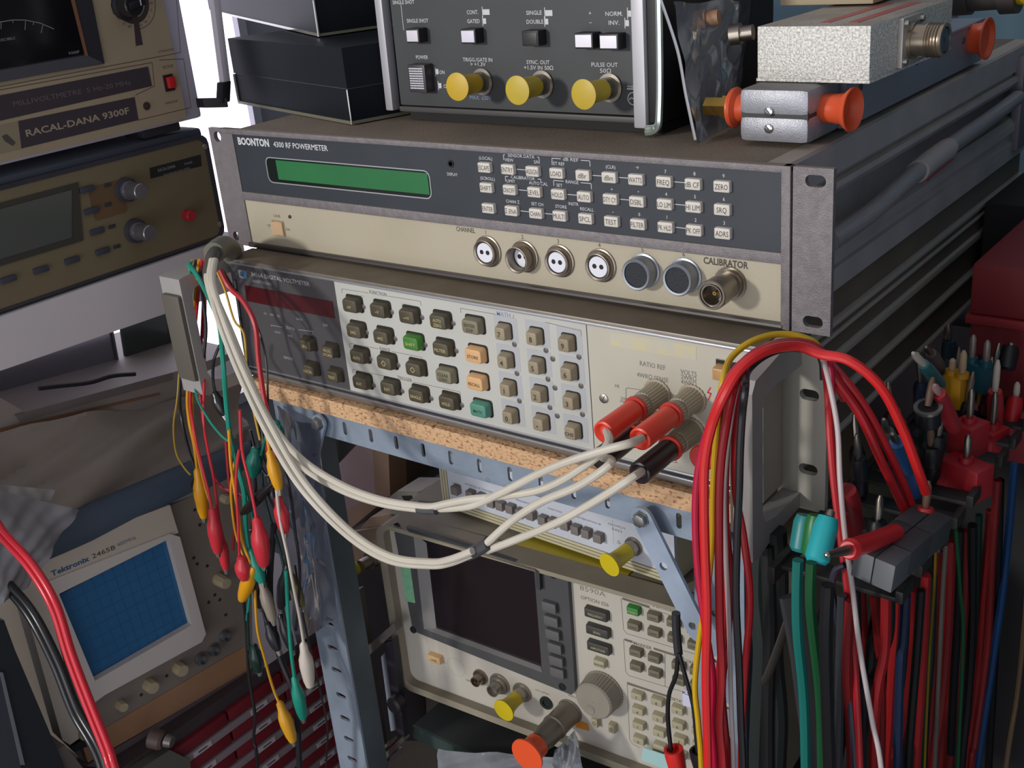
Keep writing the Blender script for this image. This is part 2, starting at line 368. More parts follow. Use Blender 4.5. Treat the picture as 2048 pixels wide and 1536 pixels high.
    n = part(t, 'calibrator_connector', MB().lathe([(0, 9.6), (1.2, 9.6), (1.2, 8.4), (4, 8.2), (4, 7.2), (13, 7.2), (13.2, 8.2), (21.5, 8.2), (22, 7.8), (22, 7.0), (21, 6.8), (21, 6.2), (22, 6.0), (22, 5.4), (12, 5.2), (12, .1)], (cx, -.4, cz), (0, -1, 0), 32), mat('8e867b', .3, .9))
    part(t, 'centre_pin', MB().lathe([(0, 1.1), (8, 1.1), (8, .5), (7, .5), (7, .1)], (cx, -11, cz), (0, -1, 0), 14), BRASS, parent=n, label='gold centre contact')
    sx, sz = F.px(559, 456)
    part(t, 'switch_bezel', MB().plate(rrect(sx, sz, 13, 12, 1), -.9, -.3, [rrect(sx, sz, 11.6, 10.4, .6)]), mat('a89a80', .5))
    sw = MB().hexa([(sx - 5.6, -3.2, sz - 5), (sx, -1.2, sz - 5), (sx, -1.2, sz + 5), (sx - 5.6, -3.2, sz + 5)], [(sx - 5.6, 0, sz - 5), (sx, 0, sz - 5), (sx, 0, sz + 5), (sx - 5.6, 0, sz + 5)])
    sw.hexa([(sx, -1.2, sz - 5), (sx + 5.6, -2.2, sz - 5), (sx + 5.6, -2.2, sz + 5), (sx, -1.2, sz + 5)], [(sx, 0, sz - 5), (sx + 5.6, 0, sz - 5), (sx + 5.6, 0, sz + 5), (sx, 0, sz + 5)])
    part(t, 'rocker_switch', sw, mat('c9ab86', .45))
    lk.txt('LINE', sx, sz + 9.2, 2.2, 7, -.46); lk.txt('OFF', sx - 10, sz + 1, 2.0, 4.6, -.46); lk.txt('ON', sx + 9.5, sz, 2.0, 4, -.46)
    part(t, 'panel_lettering', lk, DARKINK, kind='stuff')
    part(t, 'indicator_lamp', MB().lathe([(0, 1.4), (.8, 1.2), (1.1, .1)], (F.px(581, 433)[0], -.4, F.px(581, 433)[1]), (0, -1, 0), 12), mat('3a3630', .4))
    # side: extruded rails with a deep recess
    sp = MB()
    A = [(443, 87.4), (455, 87.4), (456.5, 86), (456.5, 69), (454, 67.5), (454, 66), (458.5, 65.2), (459, 62), (455, 57), (447, 57), (447, 34), (455, 33.5), (459, 29), (459, 24), (455.5, 22), (455.5, 15.5), (457.5, 14.5), (457.5, 1), (443, 1)]
    n = len(A); sp.add([(a[0], 6, a[1]) for a in A] + [(a[0], 450, a[1]) for a in A], [(i, (i + 1) % n, (i + 1) % n + n, i + n) for i in range(n)])
    tri = tessellate_polygon([[Vector((a[0], a[1], 0)) for a in A]]); sp.f += [tuple(x) for x in tri] + [tuple(i + n for i in x)[::-1] for x in tri]
    part(t, 'side_rail', sp, mat('b0abad', .6, .1, c2='9c9799', ns=30, dust='8f8474', dustamt=.7), label='ribbed grey side rail with a long recess')
    part(t, 'rear_bracket', MB().box(455, 462, 410, 440, 8, 80, 1), mat('7a7780', .5, .3))
    return t
power_meter()
# clear sleeve with a paper label lying in the side recess
sl = thing('cable_sleeve', 'ribbed translucent grey sleeve lying along the power meter side', 'sleeve')
part(sl, 'sleeve', MB().tube([(462, 42, 36), (463, 100, 38), (463, 170, 44), (462, 240, 47), (461, 330, 48), (460, 400, 50)], 7.5, 14, 6, .75), mat('98979b', .35, c2='848387', ns=12, stretch=(60, 1, 60)))
part(sl, 'paper_label', MB().tube([(463.4, 176, 45), (463.2, 200, 46.5), (463, 232, 47.2)], 8.6, 14, 4, .8), mat('a8a3a3', .6), label='pale paper wrap')
part(sl, 'stripe', MB().tube([(468.5, 177, 38.6), (468.3, 204, 40.3), (468.1, 231, 41)], 1.1, 8, 4, .5), mat('a83c44', .6), label='red stripe')

# ================================================================== DIGITAL VOLTMETER
def voltmeter():
    F = Fr((0, -28, 0)); t = thing('digital_voltmeter', 'pale grey bench voltmeter with olive push keys, dark display end and front handles', 'test instrument', F)
    f = lambda x, y, d=0: F.px(x, y, d)
    ZT, ZB = -.6, -95
    ALU = mat('8d8780', .42, .55, c2='7e786f', ns=60, dust='776b5b', dustamt=.95)
    part(t, 'case', MB().box(29, 454, 8, 480, ZB + 1, ZT - .4, 1), mat('6b6257', .8, c2='5a5148', ns=18, dust='6f6353', dustamt=.9), label='dusty brown-grey case')
    fr = MB(); fr.box(27, 456, -1, 26, -3.4, ZT, .8).box(27, 456, 1, 26, -6.6, -3.6, .4)
    fr.box(27, 456, -.6, 20, -90.2, -86.5, .6).box(27, 456, 1, 22, ZB, -89.5, .8)
    part(t, 'face_frame', fr, ALU)
    st = MB().box(28, 456, -1.6, .4, -4.4, -2.8, .3).box(28, 456, -1.4, .4, -86.8, -85.4, .3).box(28, 456, -1.2, .4, -90.6, -89.2, .3)
    part(t, 'bright_trim', st, mat('c8cbd2', .25, .8), label='bright metal trim strips')
    part(t, 'trim_groove', MB().box(28, 455, -.9, .3, -88.8, -87.2), mat('2c2c2e', .5))
    xd = f(690, 700)[0]; xt = f(1182, 780)[0]
    part(t, 'display_panel', MB().box(30, xd, -.4, 6, -85.6, -4.2), mat('4c4a4d', .5, c2='444246', ns=20), label='dark grey left panel')
    part(t, 'key_panel', MB().box(xd, xt - .3, -.5, 6, -85.6, -4.2), mat('bfc0bb', .5, c2='b5b5ae', ns=10), label='pale grey key panel')
    part(t, 'terminal_panel', MB().box(xt + .3, 454, -.5, 6, -85.6, -4.2), mat('c2bfb2', .5, c2='b4b0a1', ns=8), label='cream terminal panel')
    part(t, 'panel_joint', MB().box(xt - .3, xt + .3, -.2, 6, -85.6, -4.2), mat('222222', .6))
    x0, z1 = f(500, 572); x1, z0 = f(668, 636)
    zc = -15.5 + 0; x0 = f(493, 585)[0]; x1 = f(668, 617)[0]; z1 = f(580, 588)[1]; z0 = f(580, 617)[1]
    part(t, 'display_window', MB().box(x0, x1, -.8, 0, z0 - .5, z1 + .5), mat('4d1018', .3, c2='440d14', ns=15), label='dark red display window')
    lg = MB(); lx, lz = f(486, 548); lg.box(lx - 4, lx + 4, -.7, 0, lz - 3, lz + 3)
    lo = part(t, 'maker_badge', lg, mat('93a0a4', .5), label='small pale blue square badge')
    part(t, 'badge_field', MB().box(lx + .4, lx + 3.8, -.8, -.6, lz - 2.8, lz + 2.8), mat('2f6fb0', .5), parent=lo)
    bl = MB().path(circ(lx, lz, 1.9, 16), .5, -.85, True); bl.txt('hp', lx, lz - .1, 1.9, 2.2, -.87, .03, lean=.25)
    part(t, 'badge_lettering', bl, mat('1b1e22', .5), parent=lo)
    wi = MB(); a = f(504, 551); b = f(620, 565)
    wi.txt('3456A DIGITAL VOLTMETER', a[0], (a[1] + b[1]) / 2 + .2, 3.1, b[0] - a[0], -.55, .012, 'L'); a = f(506, 561); wi.txt('HEWLETT\u00b7PACKARD', a[0], a[1], 2.2, 21, -.55, 0, 'L')
    wi.txt('STATUS', *f(582, 656), 2.2, 9, -.55); wi.txt('REMOTE', *f(578, 716), 2.2, 10, -.55); wi.txt('EXP', *f(652, 650), 2.0, 4.5, -.55); wi.txt('LISTEN', *f(556, 664), 1.7, 6, -.55); wi.txt('SRQ', *f(581, 671), 1.9, 5, -.55)
    wi.txt('10   100   1K', *f(545, 629), 1.8, 17, -.55); wi.txt('DATA', *f(600, 638), 1.8, 6, -.55)
    p = f(543, 650); q = f(627, 664); wi.path([(p[0], p[1] - 1), p, f(566, 654)], .35, -.5); wi.path([f(598, 659), (q[0], q[1] + .6), (q[0], q[1] - 2)], .35, -.5)
    part(t, 'display_lettering', wi, mat('a9a9ac', .6), kind='stuff')
    olive = mat('524b3a', .5, c2='474132', ns=30); tan = mat('9c9078', .5, c2='8c8068', ns=30)
    K = [(700, 612, 'mV', 0), (755.6, 622, '~V', 0), (814, 634, '~+V', 0), (876, 644, 'AUTO|ZERO', 0), (941, 654, 'ENTER|EXP', 1), (708, 663, '2W\u03a9', 0), (762, 675, '4W\u03a9', 0), (822, 687, 'SHIFT', 2), (882, 699, 'FILTER', 0), (947, 712, 'STORE', 3),
         (715, 714, 'AUTO', 0), (769, 726, '\u25c7', 0), (827, 739, '\u25c7', 0), (888, 753, 'CLEAR|CONT', 1), (950, 767, 'RECALL', 3), (720, 766, 'INT', 0), (776, 777, 'EXT', 0), (833, 792, 'SINGLE', 0), (894, 806, 'HOLD', 0), (957, 821, 'MATH', 4),
         (611, 691, 'SRQ', 0), (656, 704, 'PROG|STORE', 0), (618, 741, 'LOCAL', 0), (665, 753, 'TEST', 0)]
    mats = [olive, mat('7e7a64', .5, c2='716d58', ns=30), mat('3f7a2c', .5), mat('d4a877', .5), mat('4f8a78', .5)]
    l0 = MB(); l1 = MB(); holes = MB()
    for x, y, n, c in K:
        cx, cz = f(x, y, -5); w, h = (14.6, 10.6) if x > 690 else (12.6, 9.6)
        holes.plate(rrect(cx + .5, cz + .5, w + 1.6, h + 1.6, 2.2), -.62, -.52)
        part(t, 'key', MB().pad(cx, cz, w, h, -.4, -6, 2.4, 1.0, .7, 3), mats[c], label=[None, None, 'green shift key', 'peach key', 'blue-green math key'][c])
        if n == '\u25c7': (l0).path([(cx - 2, cz), (cx, cz + 2), (cx + 2, cz), (cx, cz - 2)], .5, -6.1, True); continue
        tx = n.split('|')
        for k, s_ in enumerate(tx): (l1 if c in (1, 3, 4) else l0).txt(s_, cx, cz + (len(tx) - 1) * 1.6 - k * 3.2 - .4, 2.2, min(1.75 * len(s_), 9.5), -6.1, .01)
    NK = [(1001, 667, '7'), (1064, 677, '8'), (1128, 690, '9'), (1006, 724, '4'), (1068, 735, '5'), (1133, 748, '6'), (1011, 780, '1'), (1073, 792, '2'), (1137, 806, '3'), (1016, 835, '0'), (1077, 849, '.'), (1141, 866, 'CHS')]
    tiles = MB()
    for x, y, n in NK:
        cx, cz = f(x, y, -5)
        tiles.plate(rrect(cx + 1.0, cz + 1.5, 17.8, 16.6, .3), -.58, -.52)
        holes.plate(rrect(cx + .6, cz + .6, 11, 11, 2), -.66, -.56)
        part(t, 'number_key', MB().pad(cx, cz, 10, 10.4, -.4, -6.2, 2, 1.0, 1.0, 3), tan)
        l1.txt(n, cx - .3, cz - .4, 3.4 if n != 'CHS' else 2.2, None if n not in ('CHS', '.') else (6.5 if n == 'CHS' else .9), -6.3, .02) if n != '.' else l1.add([(cx + v[0] - .3, -6.3, cz + v[1] - 1) for v in circ(0, 0, .6, 10)], [tuple(range(10))])
    part(t, 'keypad_tiles', tiles, mat('adb0b4', .55), kind='stuff', label='grey squares printed behind the number keys')
    part(t, 'key_openings', holes, mat('1c1a18', .7), kind='stuff')
    part(t, 'key_lettering', l0, mat('b5a878', .6), kind='stuff'); part(t, 'key_lettering', l1, mat('3c382e', .6), kind='stuff')
    led = [(728.5, 613), (785, 623.5), (845.5, 634), (908, 646), (735, 664), (792, 677), (852, 689), (914, 701), (742, 717), (798, 729.5), (749, 770), (806, 781.5), (864, 796), (925, 809.5),
           (1030, 688), (1093, 700), (1159, 713), (1035, 746), (1097, 757.5), (1163, 771), (1040, 801), (1101, 814), (1166, 828), (1106.6, 717), (1111, 775), (1115.6, 831)]
    for x, y in led:
        cx, cz = f(x, y); part(t, 'indicator_lamp', MB().lathe([(0, 1.75), (.35, 1.75), (.6, 1.2), (.65, .1)], (cx, -.5, cz), (0, -1, 0), 12), mat('5c5a58', .35))
    dk = MB()
    def br(a, b, s, c):
        p, q, m = f(*a), f(*b), f(*c); hw = len(s) * .95 + 1.4; dk.txt(s, *m, 2.6, len(s) * 1.95, -.62, .005); sl = (q[1] - p[1]) / (q[0] - p[0]) if q[0] != p[0] else 0
        g = lambda x: p[1] + sl * (x - p[0])
        dk.path([(p[0], p[1] - 3), (p[0], p[1] - .6), (p[0] + .6, p[1]), (m[0] - hw, g(m[0] - hw))], .32, -.62); dk.path([(m[0] + hw, g(m[0] + hw)), (q[0] - .6, q[1]), (q[0], q[1] - .6), (q[0], q[1] - 3)], .32, -.62)
    br((684, 577), (842, 602), 'FUNCTION', (757, 586)); br((700, 686), (845, 714), 'RANGE', (771, 698)); br((706, 738), (921, 783), 'TRIGGER', (810, 757))
    p, q = f(922, 616), f(1163, 661); dk.path([(p[0], p[1] - 3), p, f(992, 628)], .32, -.62); dk.path([f(1092, 644), q, (q[0], q[1] - 3)], .32, -.62); dk.txt('/', *f(1028, 632), 2.8, None, -.62)
    dk.txt('RATIO REF', *f(1306, 730), 3.0, 16.5, -.62); dk.txt('4WR\u03a9 SENSE', *f(1306, 754), 2.9, 20.5, -.62); dk.txt('VOLTS', *f(1378, 745), 3.0, 10, -.62); dk.txt('2WR\u03a9', *f(1378, 755), 2.8, 9.6, -.62); dk.txt('4WR\u03a9', *f(1378, 765), 2.8, 9.6, -.62); dk.txt('TERM', *f(1453, 724), 3.0, 12, -.62); dk.txt('HI', *f(1235, 771), 2.2, None, -.62)
    dk.txt('200V', *f(1252, 797), 1.7, 7, -.62); dk.txt('PEAK', *f(1252, 804), 1.7, 7, -.62)
    dk.path([f(1253, 797), f(1253, 777), f(1256, 775), f(1282, 779)], .35, -.62); dk.path([f(1257, 812), f(1258, 862)], .35, -.62); dk.path([f(1271, 843), f(1273, 838), f(1280, 840), f(1282, 846)], .35, -.62)
    tr = [f(1341, 922), f(1347, 911), f(1355, 925)]; dk.path(tr, .4, -.62, True)
    part(t, 'panel_lettering', dk, mat('77746c', .7), kind='stuff')
    bl2 = MB().txt('MATH', *f(1008, 628), 2.8, 10.5, -.62, .01); part(t, 'panel_lettering', bl2, mat('7a92c0', .6), label='pale blue math lettering', kind='stuff')
    rz = MB(); p = f(1420, 787); rz.path([(p[0] + .8, p[1] + 4), (p[0] - 1.2, p[1] + .5), (p[0] + 1.0, p[1] + .5), (p[0] - .8, p[1] - 4)], .8, -.62); part(t, 'hazard_mark', rz, mat('d0383c', .5), label='red lightning mark')
    gm = MB().txt('dc zero', *f(721, 590), 1.6, 8, -.6).txt('ac zero', *f(768, 599), 1.6, 8, -.6).txt('ac+dc', *f(813, 608), 1.6, 8, -.6).txt('o.c. 2wr', *f(714, 640), 1.8, 11, -.6).txt('o.c. 4wr', *f(768, 651), 1.8, 11, -.6)
    part(t, 'panel_lettering', gm, mat('8fae9c', .7), label='pale green shift legends', kind='stuff')
    # worn sticker
    sk = MB(); a, b, c, d = f(1221, 663), f(1393, 692), f(1391, 724), f(1220, 686)
    zt = (a[1] + b[1]) / 2; zb = (c[1] + d[1]) / 2; sk.box(a[0], b[0], -.62, -.5, zb, zt)
    part(t, 'sticker_residue', sk, mat('c6bf9d', .8, c2='bdbcae', ns=90, contrast=.08), label='torn yellowed sticker residue')
    # small slide button
    cx, cz = f(1438, 749, -6); part(t, 'switch_opening', MB().box(cx - 4.6, cx + 7.2, -.7, 0, cz - 4, cz + 6), mat('1d1712', .7)); part(t, 'terminal_switch', MB().pad(cx, cz, 8.6, 8.0, -.4, -7, 1, .8, .5), mat('b98f5f', .4))
    hd = MB(); slt = MB(); cx, cz = f(1209, 796); screw(hd, slt, cx, cz, -.5, 2.9, 60); part(t, 'screw', hd, SCREW); part(t, 'screw_slot', slt, DARKINK)
    # binding posts
    rb = mat('a09580', .5); rd = mat('c23a30', .45)
    posts = [(1316, 786, 0), (1386, 797, 0), (1308, 838, 0), (1384, 862, 0), (1447, 880, 1)]
    PB = []
    for x, y, k in posts:
        cx, cz = f(x, y); L = 22
        b = part(t, 'binding_post', MB().lathe([(0, 9.0), (1, 9.0), (1.4, 7.8), (2.5, 7.6), (4, 7.2), (L - 6, 6.9), (L - 5.5, 5.8), (L - 4, 5.8), (L - 4, 6.7), (L, 6.6), (L + .2, 3), (L + .2, .1)], (cx, -.5, cz), (0, -1, 0), 48, 1, .45), rb)
        part(t, 'collar', MB().lathe([(0, 6.9), (.6, 7.4), (2.4, 7.4), (3, 6.8), (3, .1)], (cx, -.5 - L, cz), (0, -1, 0), 24), rd, parent=b, label='red collar'); PB.append((cx, cz))
    for s in (1, -1): pass
    # front handles: cast side blocks with a padded grip bar
    HC = mat('a9a7a6', .45, .25, c2='9b9896', ns=40); GR = mat('57524a', .6)
    for side in (0, 1):
        if side == 0:
            xa, xb = -6, 27
            g = MB().box(4, 20, -44, -34, -87, -13, 3)
            b = MB().plate([(0, 0)] * 0 or [(-46, -6), (0, -3), (0, -14), (-34, -14), (-34, -86), (0, -88), (0, -99), (-46, -95)], 0, 1)
            # block profile lies in the y-z plane
            prof = [(-43, -5), (-38, -4), (4, -2), (4, -13), (-24, -12.5), (-32, -15), (-35, -20), (-35, -80), (-32, -86), (-24, -89), (4, -88), (4, -100), (-38, -97), (-43, -95)]
            m = MB(); n = len(prof); X0, X1 = 3, 26
            tri = tessellate_polygon([[Vector((a, b_, 0)) for a, b_ in prof]])
            m.add([(X0, a, b_) for a, b_ in prof] + [(X1, a, b_) for a, b_ in prof], [tuple(x) for x in tri] + [tuple(i + n for i in x)[::-1] for x in tri] + [(i, (i + 1) % n, (i + 1) % n + n, i + n) for i in range(n)])
            h = part(t, 'handle', m, HC, label='left cast handle')
            part(t, 'grip', MB().box(4.5, 25, -46.5, -35.5, -84, -17, 2.5), GR, parent=h, label='grey-brown grip pad')
        else:
            prof = [(-34, -12), (-30, -6), (0, -1), (26, -1), (26, -18), (-10, -17), (-19, -19), (-22, -24), (-22, -86), (-19, -92), (-6, -95), (26, -95), (26, -104), (-10, -106), (-26, -110), (-34, -109)]
            m = MB(); n = len(prof); X0, X1 = 457, 468
            tri = tessellate_polygon([[Vector((a, b_, 0)) for a, b_ in prof]])
            m.add([(X0, a, b_) for a, b_ in prof] + [(X1, a, b_) for a, b_ in prof], [tuple(x) for x in tri] + [tuple(i + n for i in x)[::-1] for x in tri] + [(i, (i + 1) % n, (i + 1) % n + n, i + n) for i in range(n)])
            h = part(t, 'handle', m, HC, label='right cast handle')
            part(t, 'grip', MB().box(453.5, 461, -32, -18, -96, -22, 2), GR, parent=h, label='grey-brown grip pad')
    part(t, 'side_plate', MB().box(455.4, 457, 1, 24, -93, -5), mat('a59d8f', .5, .1))
    ear = [(454.6, -105), (482.6, -105), (482.6, -10.8), (454.6, -10.8)]
    part(t, 'rack_ear', MB().plate(ear, 24.5, 28.5, [slot_oval(472.5, -34.5, 11, 6.4), slot_oval(472.5, -79.5, 11, 6.4)]), mat('a7a59b', .5, .1), label='pale rack ear with two oval slots')
    bt = MB(); 
    for z in (-34.5, -79.5): bt.lathe([(0, 3), (2, 3), (2, .1)], (473.5, 34, z), (0, -1, 0), 12)
    sd = MB()
    for z0_, z1_, xx in ((-21, -18, 458.4), (-27.5, -25.5, 458.4), (-43, -38.5, 459.5), (-70, -67.6, 459), (-94, -91.5, 459)): sd.box(454, xx, 30, 478, z0_, z1_, .5)
    part(t, 'side_trim', sd, mat('b8b4ae', .4, .3), label='bright side trim strips')
    ch = MB().box(454, 456.4, 30, 478, -38, -22).box(454, 455.6, 30, 478, -94, -71); part(t, 'side_panel', ch, mat('6a6056', .7, c2='5c534a', ns=10), label='dark brown side panels')
    for k, (cx, cz, w_) in enumerate([]): pass
    return t, PB
VM, PB = voltmeter()
# ---- white four-wire leads
def boot_lead(name, label, ends, trunk, sleeve, col_ends):
    t = thing(name, label, 'test lead', W0, 'white shielded test leads of the voltmeter')
    wm = mat('cfcabd', .45, c2='bdb7a8', ns=25)
    for (k, path, bc) in ends:
        cx, cz = PB[k]; y = -28.5 - 25; a = Vector((cx, y, cz))
        d = (Vector((cx, y - 34, cz)) + path[0] * 0) - a
        tip = a + Vector((0, -31, -.5))
        part(t, 'plug_boot', MB().lathe([(0, 5.2), (1, 6.2), (28, 6.5), (30.6, 6.3), (31, 5.2), (29, 3.4), (29, .1)], a, tip - a, 24), mat(bc, .35), label={'e0402c': 'red plug boot', '2b2427': 'black plug boot'}[bc])
        part(t, 'wire', MB().tube([tip + Vector((0, 3, 0))] + path, 2.25, 10, 8), wm)
    for tr in trunk: part(t, 'wire', MB().tube(tr, 2.25, 10, 8), wm)
    part(t, 'sleeve', MB().tube(sleeve, lambda u: 4.2, 12, 4, .72), mat('3e3f43', .55), label='dark grey shrink sleeve')
    return t
RB, BB = 'e0402c', '2b2427'
def W_(l): return [P(x, y, Y=d) for x, y, d in l]
tA = [(872, 1013, -112), (838, 1012, -112), (760, 999, -112), (680, 968, -112), (603, 918, -112), (545, 850, -111), (505, 770, -109), (462, 665, -103), (430, 590, -95), (420, 548, -84), (426, 520, -70)]
tA2 = [(872, 1019, -109), (836, 1018, -109), (758, 1006, -109), (676, 977, -109), (597, 928, -109), (538, 860, -108), (494, 772, -106), (452, 668, -100), (424, 596, -92), (414, 552, -82), (422, 522, -68)]
tB = [(945, 1102, -119), (900, 1119, -120), (860, 1124, -121), (780, 1112, -123), (700, 1062, -123), (612, 968, -122), (548, 862, -119), (490, 745, -115), (448, 640, -107), (426, 566, -93), (430, 520, -77)]
tB2 = [(945, 1108, -116), (900, 1126, -117), (858, 1131, -118), (776, 1120, -120), (694, 1070, -120), (604, 978, -119), (538, 872, -116), (482, 755, -112), (440, 648, -104), (420, 570, -90), (424, 520, -75)]
boot_lead('test_lead', 'white twin lead ending in an upper red and a black plug, joined higher up', [(0, W_([(1215, 890, -104), (1165, 935, -108), (1085, 978, -112), (985, 994, -114), (930, 1000, -113), (868, 1013, -112)]), RB),
          (1, W_([(1262, 886, -106), (1195, 904, -112), (1100, 937, -116), (1000, 987, -116), (940, 1012, -112), (868, 1018, -109)]), RB)], [W_(tA), W_(tA2)], W_([(838, 1014, -111), (856, 1016, -111), (874, 1016, -111)]), None)
boot_lead('test_lead', 'white twin lead ending in two black plugs, hanging lowest in front', [(2, W_([(1222, 926, -106), (1160, 970, -112), (1080, 1005, -116), (1020, 1045, -116), (972, 1088, -114)]), BB),
          (3, W_([(1268, 953, -106), (1190, 1003, -112), (1110, 1047, -116), (1030, 1080, -116), (975, 1101, -112)]), BB)], [W_(tB), W_(tB2)], W_([(938, 1108, -113), (955, 1100, -114), (976, 1086, -114)]), None)
ct = thing('cable_end', 'grey moulded cable end resting on the left end of the voltmeter', 'cable')
part(ct, 'sleeve', MB().tube(W_([(418, 552, -80), (422, 530, -74), (428, 508, -66), (446, 496, -48), (458, 502, -30)]), 4.6, 12, 6), mat('4c4b45', .5), label='dark grey sleeve')
part(ct, 'strain_relief', MB().tube(W_([(428, 506, -64), (446, 492, -46), (462, 500, -28), (464, 515, -22)]), 7.5, 12, 6), mat('6d6a5e', .6))

# ================================================================== THINGS ON TOP OF THE POWER METER
def pulse_generator():
    o = P(803, 209, Y=58); F = Fr(o, yaw=-1, tilt=1.5); pb = 88.3 - o.z
    t = thing('pulse_generator', 'upright dark grey instrument with three yellow-capped sockets, on the power meter', 'test instrument', F)
    f = lambda x, y, d=0: F.px(x, y, d)
    Wd = f(1275, 243)[0]; H = 150
    PM = mat('3d4043', .5, c2='383b3e', ns=30)
    part(t, 'case', MB().box(-6, Wd + 14, 4, 150, 2, H, 2), mat('26272a', .55, dust='5a5046', dustamt=.5))
    part(t, 'front_panel', MB().box(0, Wd, -.5, 5, 0, H), PM)
    part(t, 'bottom_strip', MB().box(-1, Wd + 2, -1.4, 8, -4.5, -1, .6), mat('4d4c4d', .5))
    ft = MB().hexa([(6, 2, pb), (Wd + 16, 2, pb), (Wd + 16, 2, -4.5), (6, 2, -4.5)], [(6, 150, pb + 4), (Wd + 16, 150, pb + 4), (Wd + 16, 150, -4.5), (6, 150, -4.5)]); part(t, 'plinth', ft, mat('141316', .7), label='black lower plinth')
    x0 = f(778, 110)[0]
    sl = MB(); a = f(768, 30); b = f(796, 219)
    sl.box(-12, -5, -4, 4, -4, H, 1.2); part(t, 'side_trim', sl, mat('b7b7bd', .4, .3), label='left pale metal edge trim')
    sr = MB().box(Wd + .5, Wd + 9, -5, 4, pb + 3.5, H, 1.2); part(t, 'side_trim', sr, mat('c4c4ca', .4, .3), label='right pale metal edge trim')
    part(t, 'side_panel', MB().box(Wd + 9, Wd + 17, -2, 120, -4, H, 1), mat('1d1c1f', .5))
    hb = MB(); hx = Wd + 19
    hb.tube([(hx, -4, H), (hx + .5, -5, 40), (hx, -6, 4), (hx - 2, -6, pb + 5), (hx - 9, -6, pb + 2.8)], 2.2, 8, 8, 1.6); part(t, 'carry_handle', hb, mat('cfe0da', .2, .8), label='bright curved carry handle')
    wi = MB(); hs = MB()
    for x, y, s, w in [(808, 4, 'SINGLE SHOT', 20), (836, 41, 'SINGLE SHOT', 19.5), (946, 24, 'CONT.', 9.5), (948, 42, 'GATED', 10.5), (1069, 25, 'SINGLE', 12), (1071, 43, 'DOUBLE', 13), (1181, 26, '+', None), (1182, 44, '\u2013', None), (1229, 27, 'NORM.', 12), (1229, 45, 'INV.', 7.5),
                       (845, 114, 'POWER', 11), (956, 119, 'TRIGG./GATE IN', 25), (957, 128, '> +1.3V', 13), (1077, 124, 'SYNC. OUT', 18), (1078, 135, '+1.5V IN 50\u03a9', 23), (1210, 129, 'PULSE OUT', 19), (1212, 141, '50\u03a9', 8), (885, 144, 'ON', 4.6), (895, 172, 'OFF', 6)]:
        wi.txt(s, *f(x, y), 2.5, w, -.6, .005)
    for x, y in [(972, 24), (1097, 26), (1263, 27)]: p = f(x, y); wi.box(p[0] - 2, p[0] + 3.4, -.65, -.5, p[1] - 1.7, p[1] + 1.7); wi.line(p[0] - 2.4, p[1] - 3, p[0] - 2.4, p[1] + 3.4, .5, -.62)
    for x, y in [(970, 42), (1094, 43), (1255, 46), (875, 143), (881, 171)]: p = f(x, y); wi.box(p[0] - 1, p[0] + 1.4, -.65, -.5, p[1] - 1.7, p[1] + 1.7); wi.line(p[0] - 1.4, p[1] - 3, p[0] - 1.4, p[1] + 3, .5, -.62)
    p, q = f(803, 9), f(810, 60); wi.path([p, (p[0] + .2, q[1])], .4, -.6)
    part(t, 'panel_lettering', wi, WHITEINK, kind='stuff')
    bi = MB(); bi.txt('MAX. \u00b120V', *f(962, 195), 2.6, 18, -.6); part(t, 'panel_lettering', bi, mat('7f93b0', .6), label='pale blue maximum voltage legend', kind='stuff')
    eb = MB(); p = f(1267, 197); eb.path(circ(p[0], p[1], 3.6, 18), .5, -.6, True); eb.path([(p[0] - 4, p[1] + 5.6), (p[0] + 4, p[1] + 5.6)], .6, -.6); eb.path([(p[0] - 2.6, p[1] - .6), (p[0] - 1, p[1] + .6), (p[0] + 1, p[1] - .6), (p[0] + 2.6, p[1] + .6)], .5, -.6); eb.txt('PHILIPS', p[0], p[1] + 7, 1.4, 7, -.6)
    part(t, 'round_emblem', eb, WHITEINK, kind='stuff')
    for x, y, w, c in [(825, 72, 10, 'd7d4de'), (936, 73, 10.6, 'dedaea'), (1060, 77, 11, '2c2c2d'), (1167, 82, 11.6, 'f3f1fb'), (1217, 84, 11.6, 'f6f3fd')]:
        cx, cz = f(x, y, -9)
        k = part(t, 'push_button', MB().box(cx - w / 2 - .8, cx + w / 2 + .8, -9, 0, cz - 4.6, cz + 4.6, .6), mat('1f1d22', .5))
        part(t, 'button_face', MB().box(cx - w / 2, cx + w / 2, -9.5, -8.5, cz - 3.6, cz + 3.6, .3), mat(c, .45), parent=k, label='worn dark face' if c == '2c2c2d' else None)
    cx, cz = f(834, 157, -9)
    k = part(t, 'power_switch', MB().box(cx - 8, cx + 7.6, -9, 0, cz - 9.4, cz + 9, .8), mat('39363a', .45))
    g = MB()
    for i in range(9):
        for j in range(9): g.box(cx - 6.2 + i * 1.4, cx - 5.2 + i * 1.4, -9.6, -8.9, cz - 6.8 + j * 1.6, cz - 5.9 + j * 1.6)
    part(t, 'button_face', g, mat('d8d8e2', .4), parent=k, label='grid of small white studs', kind='stuff')
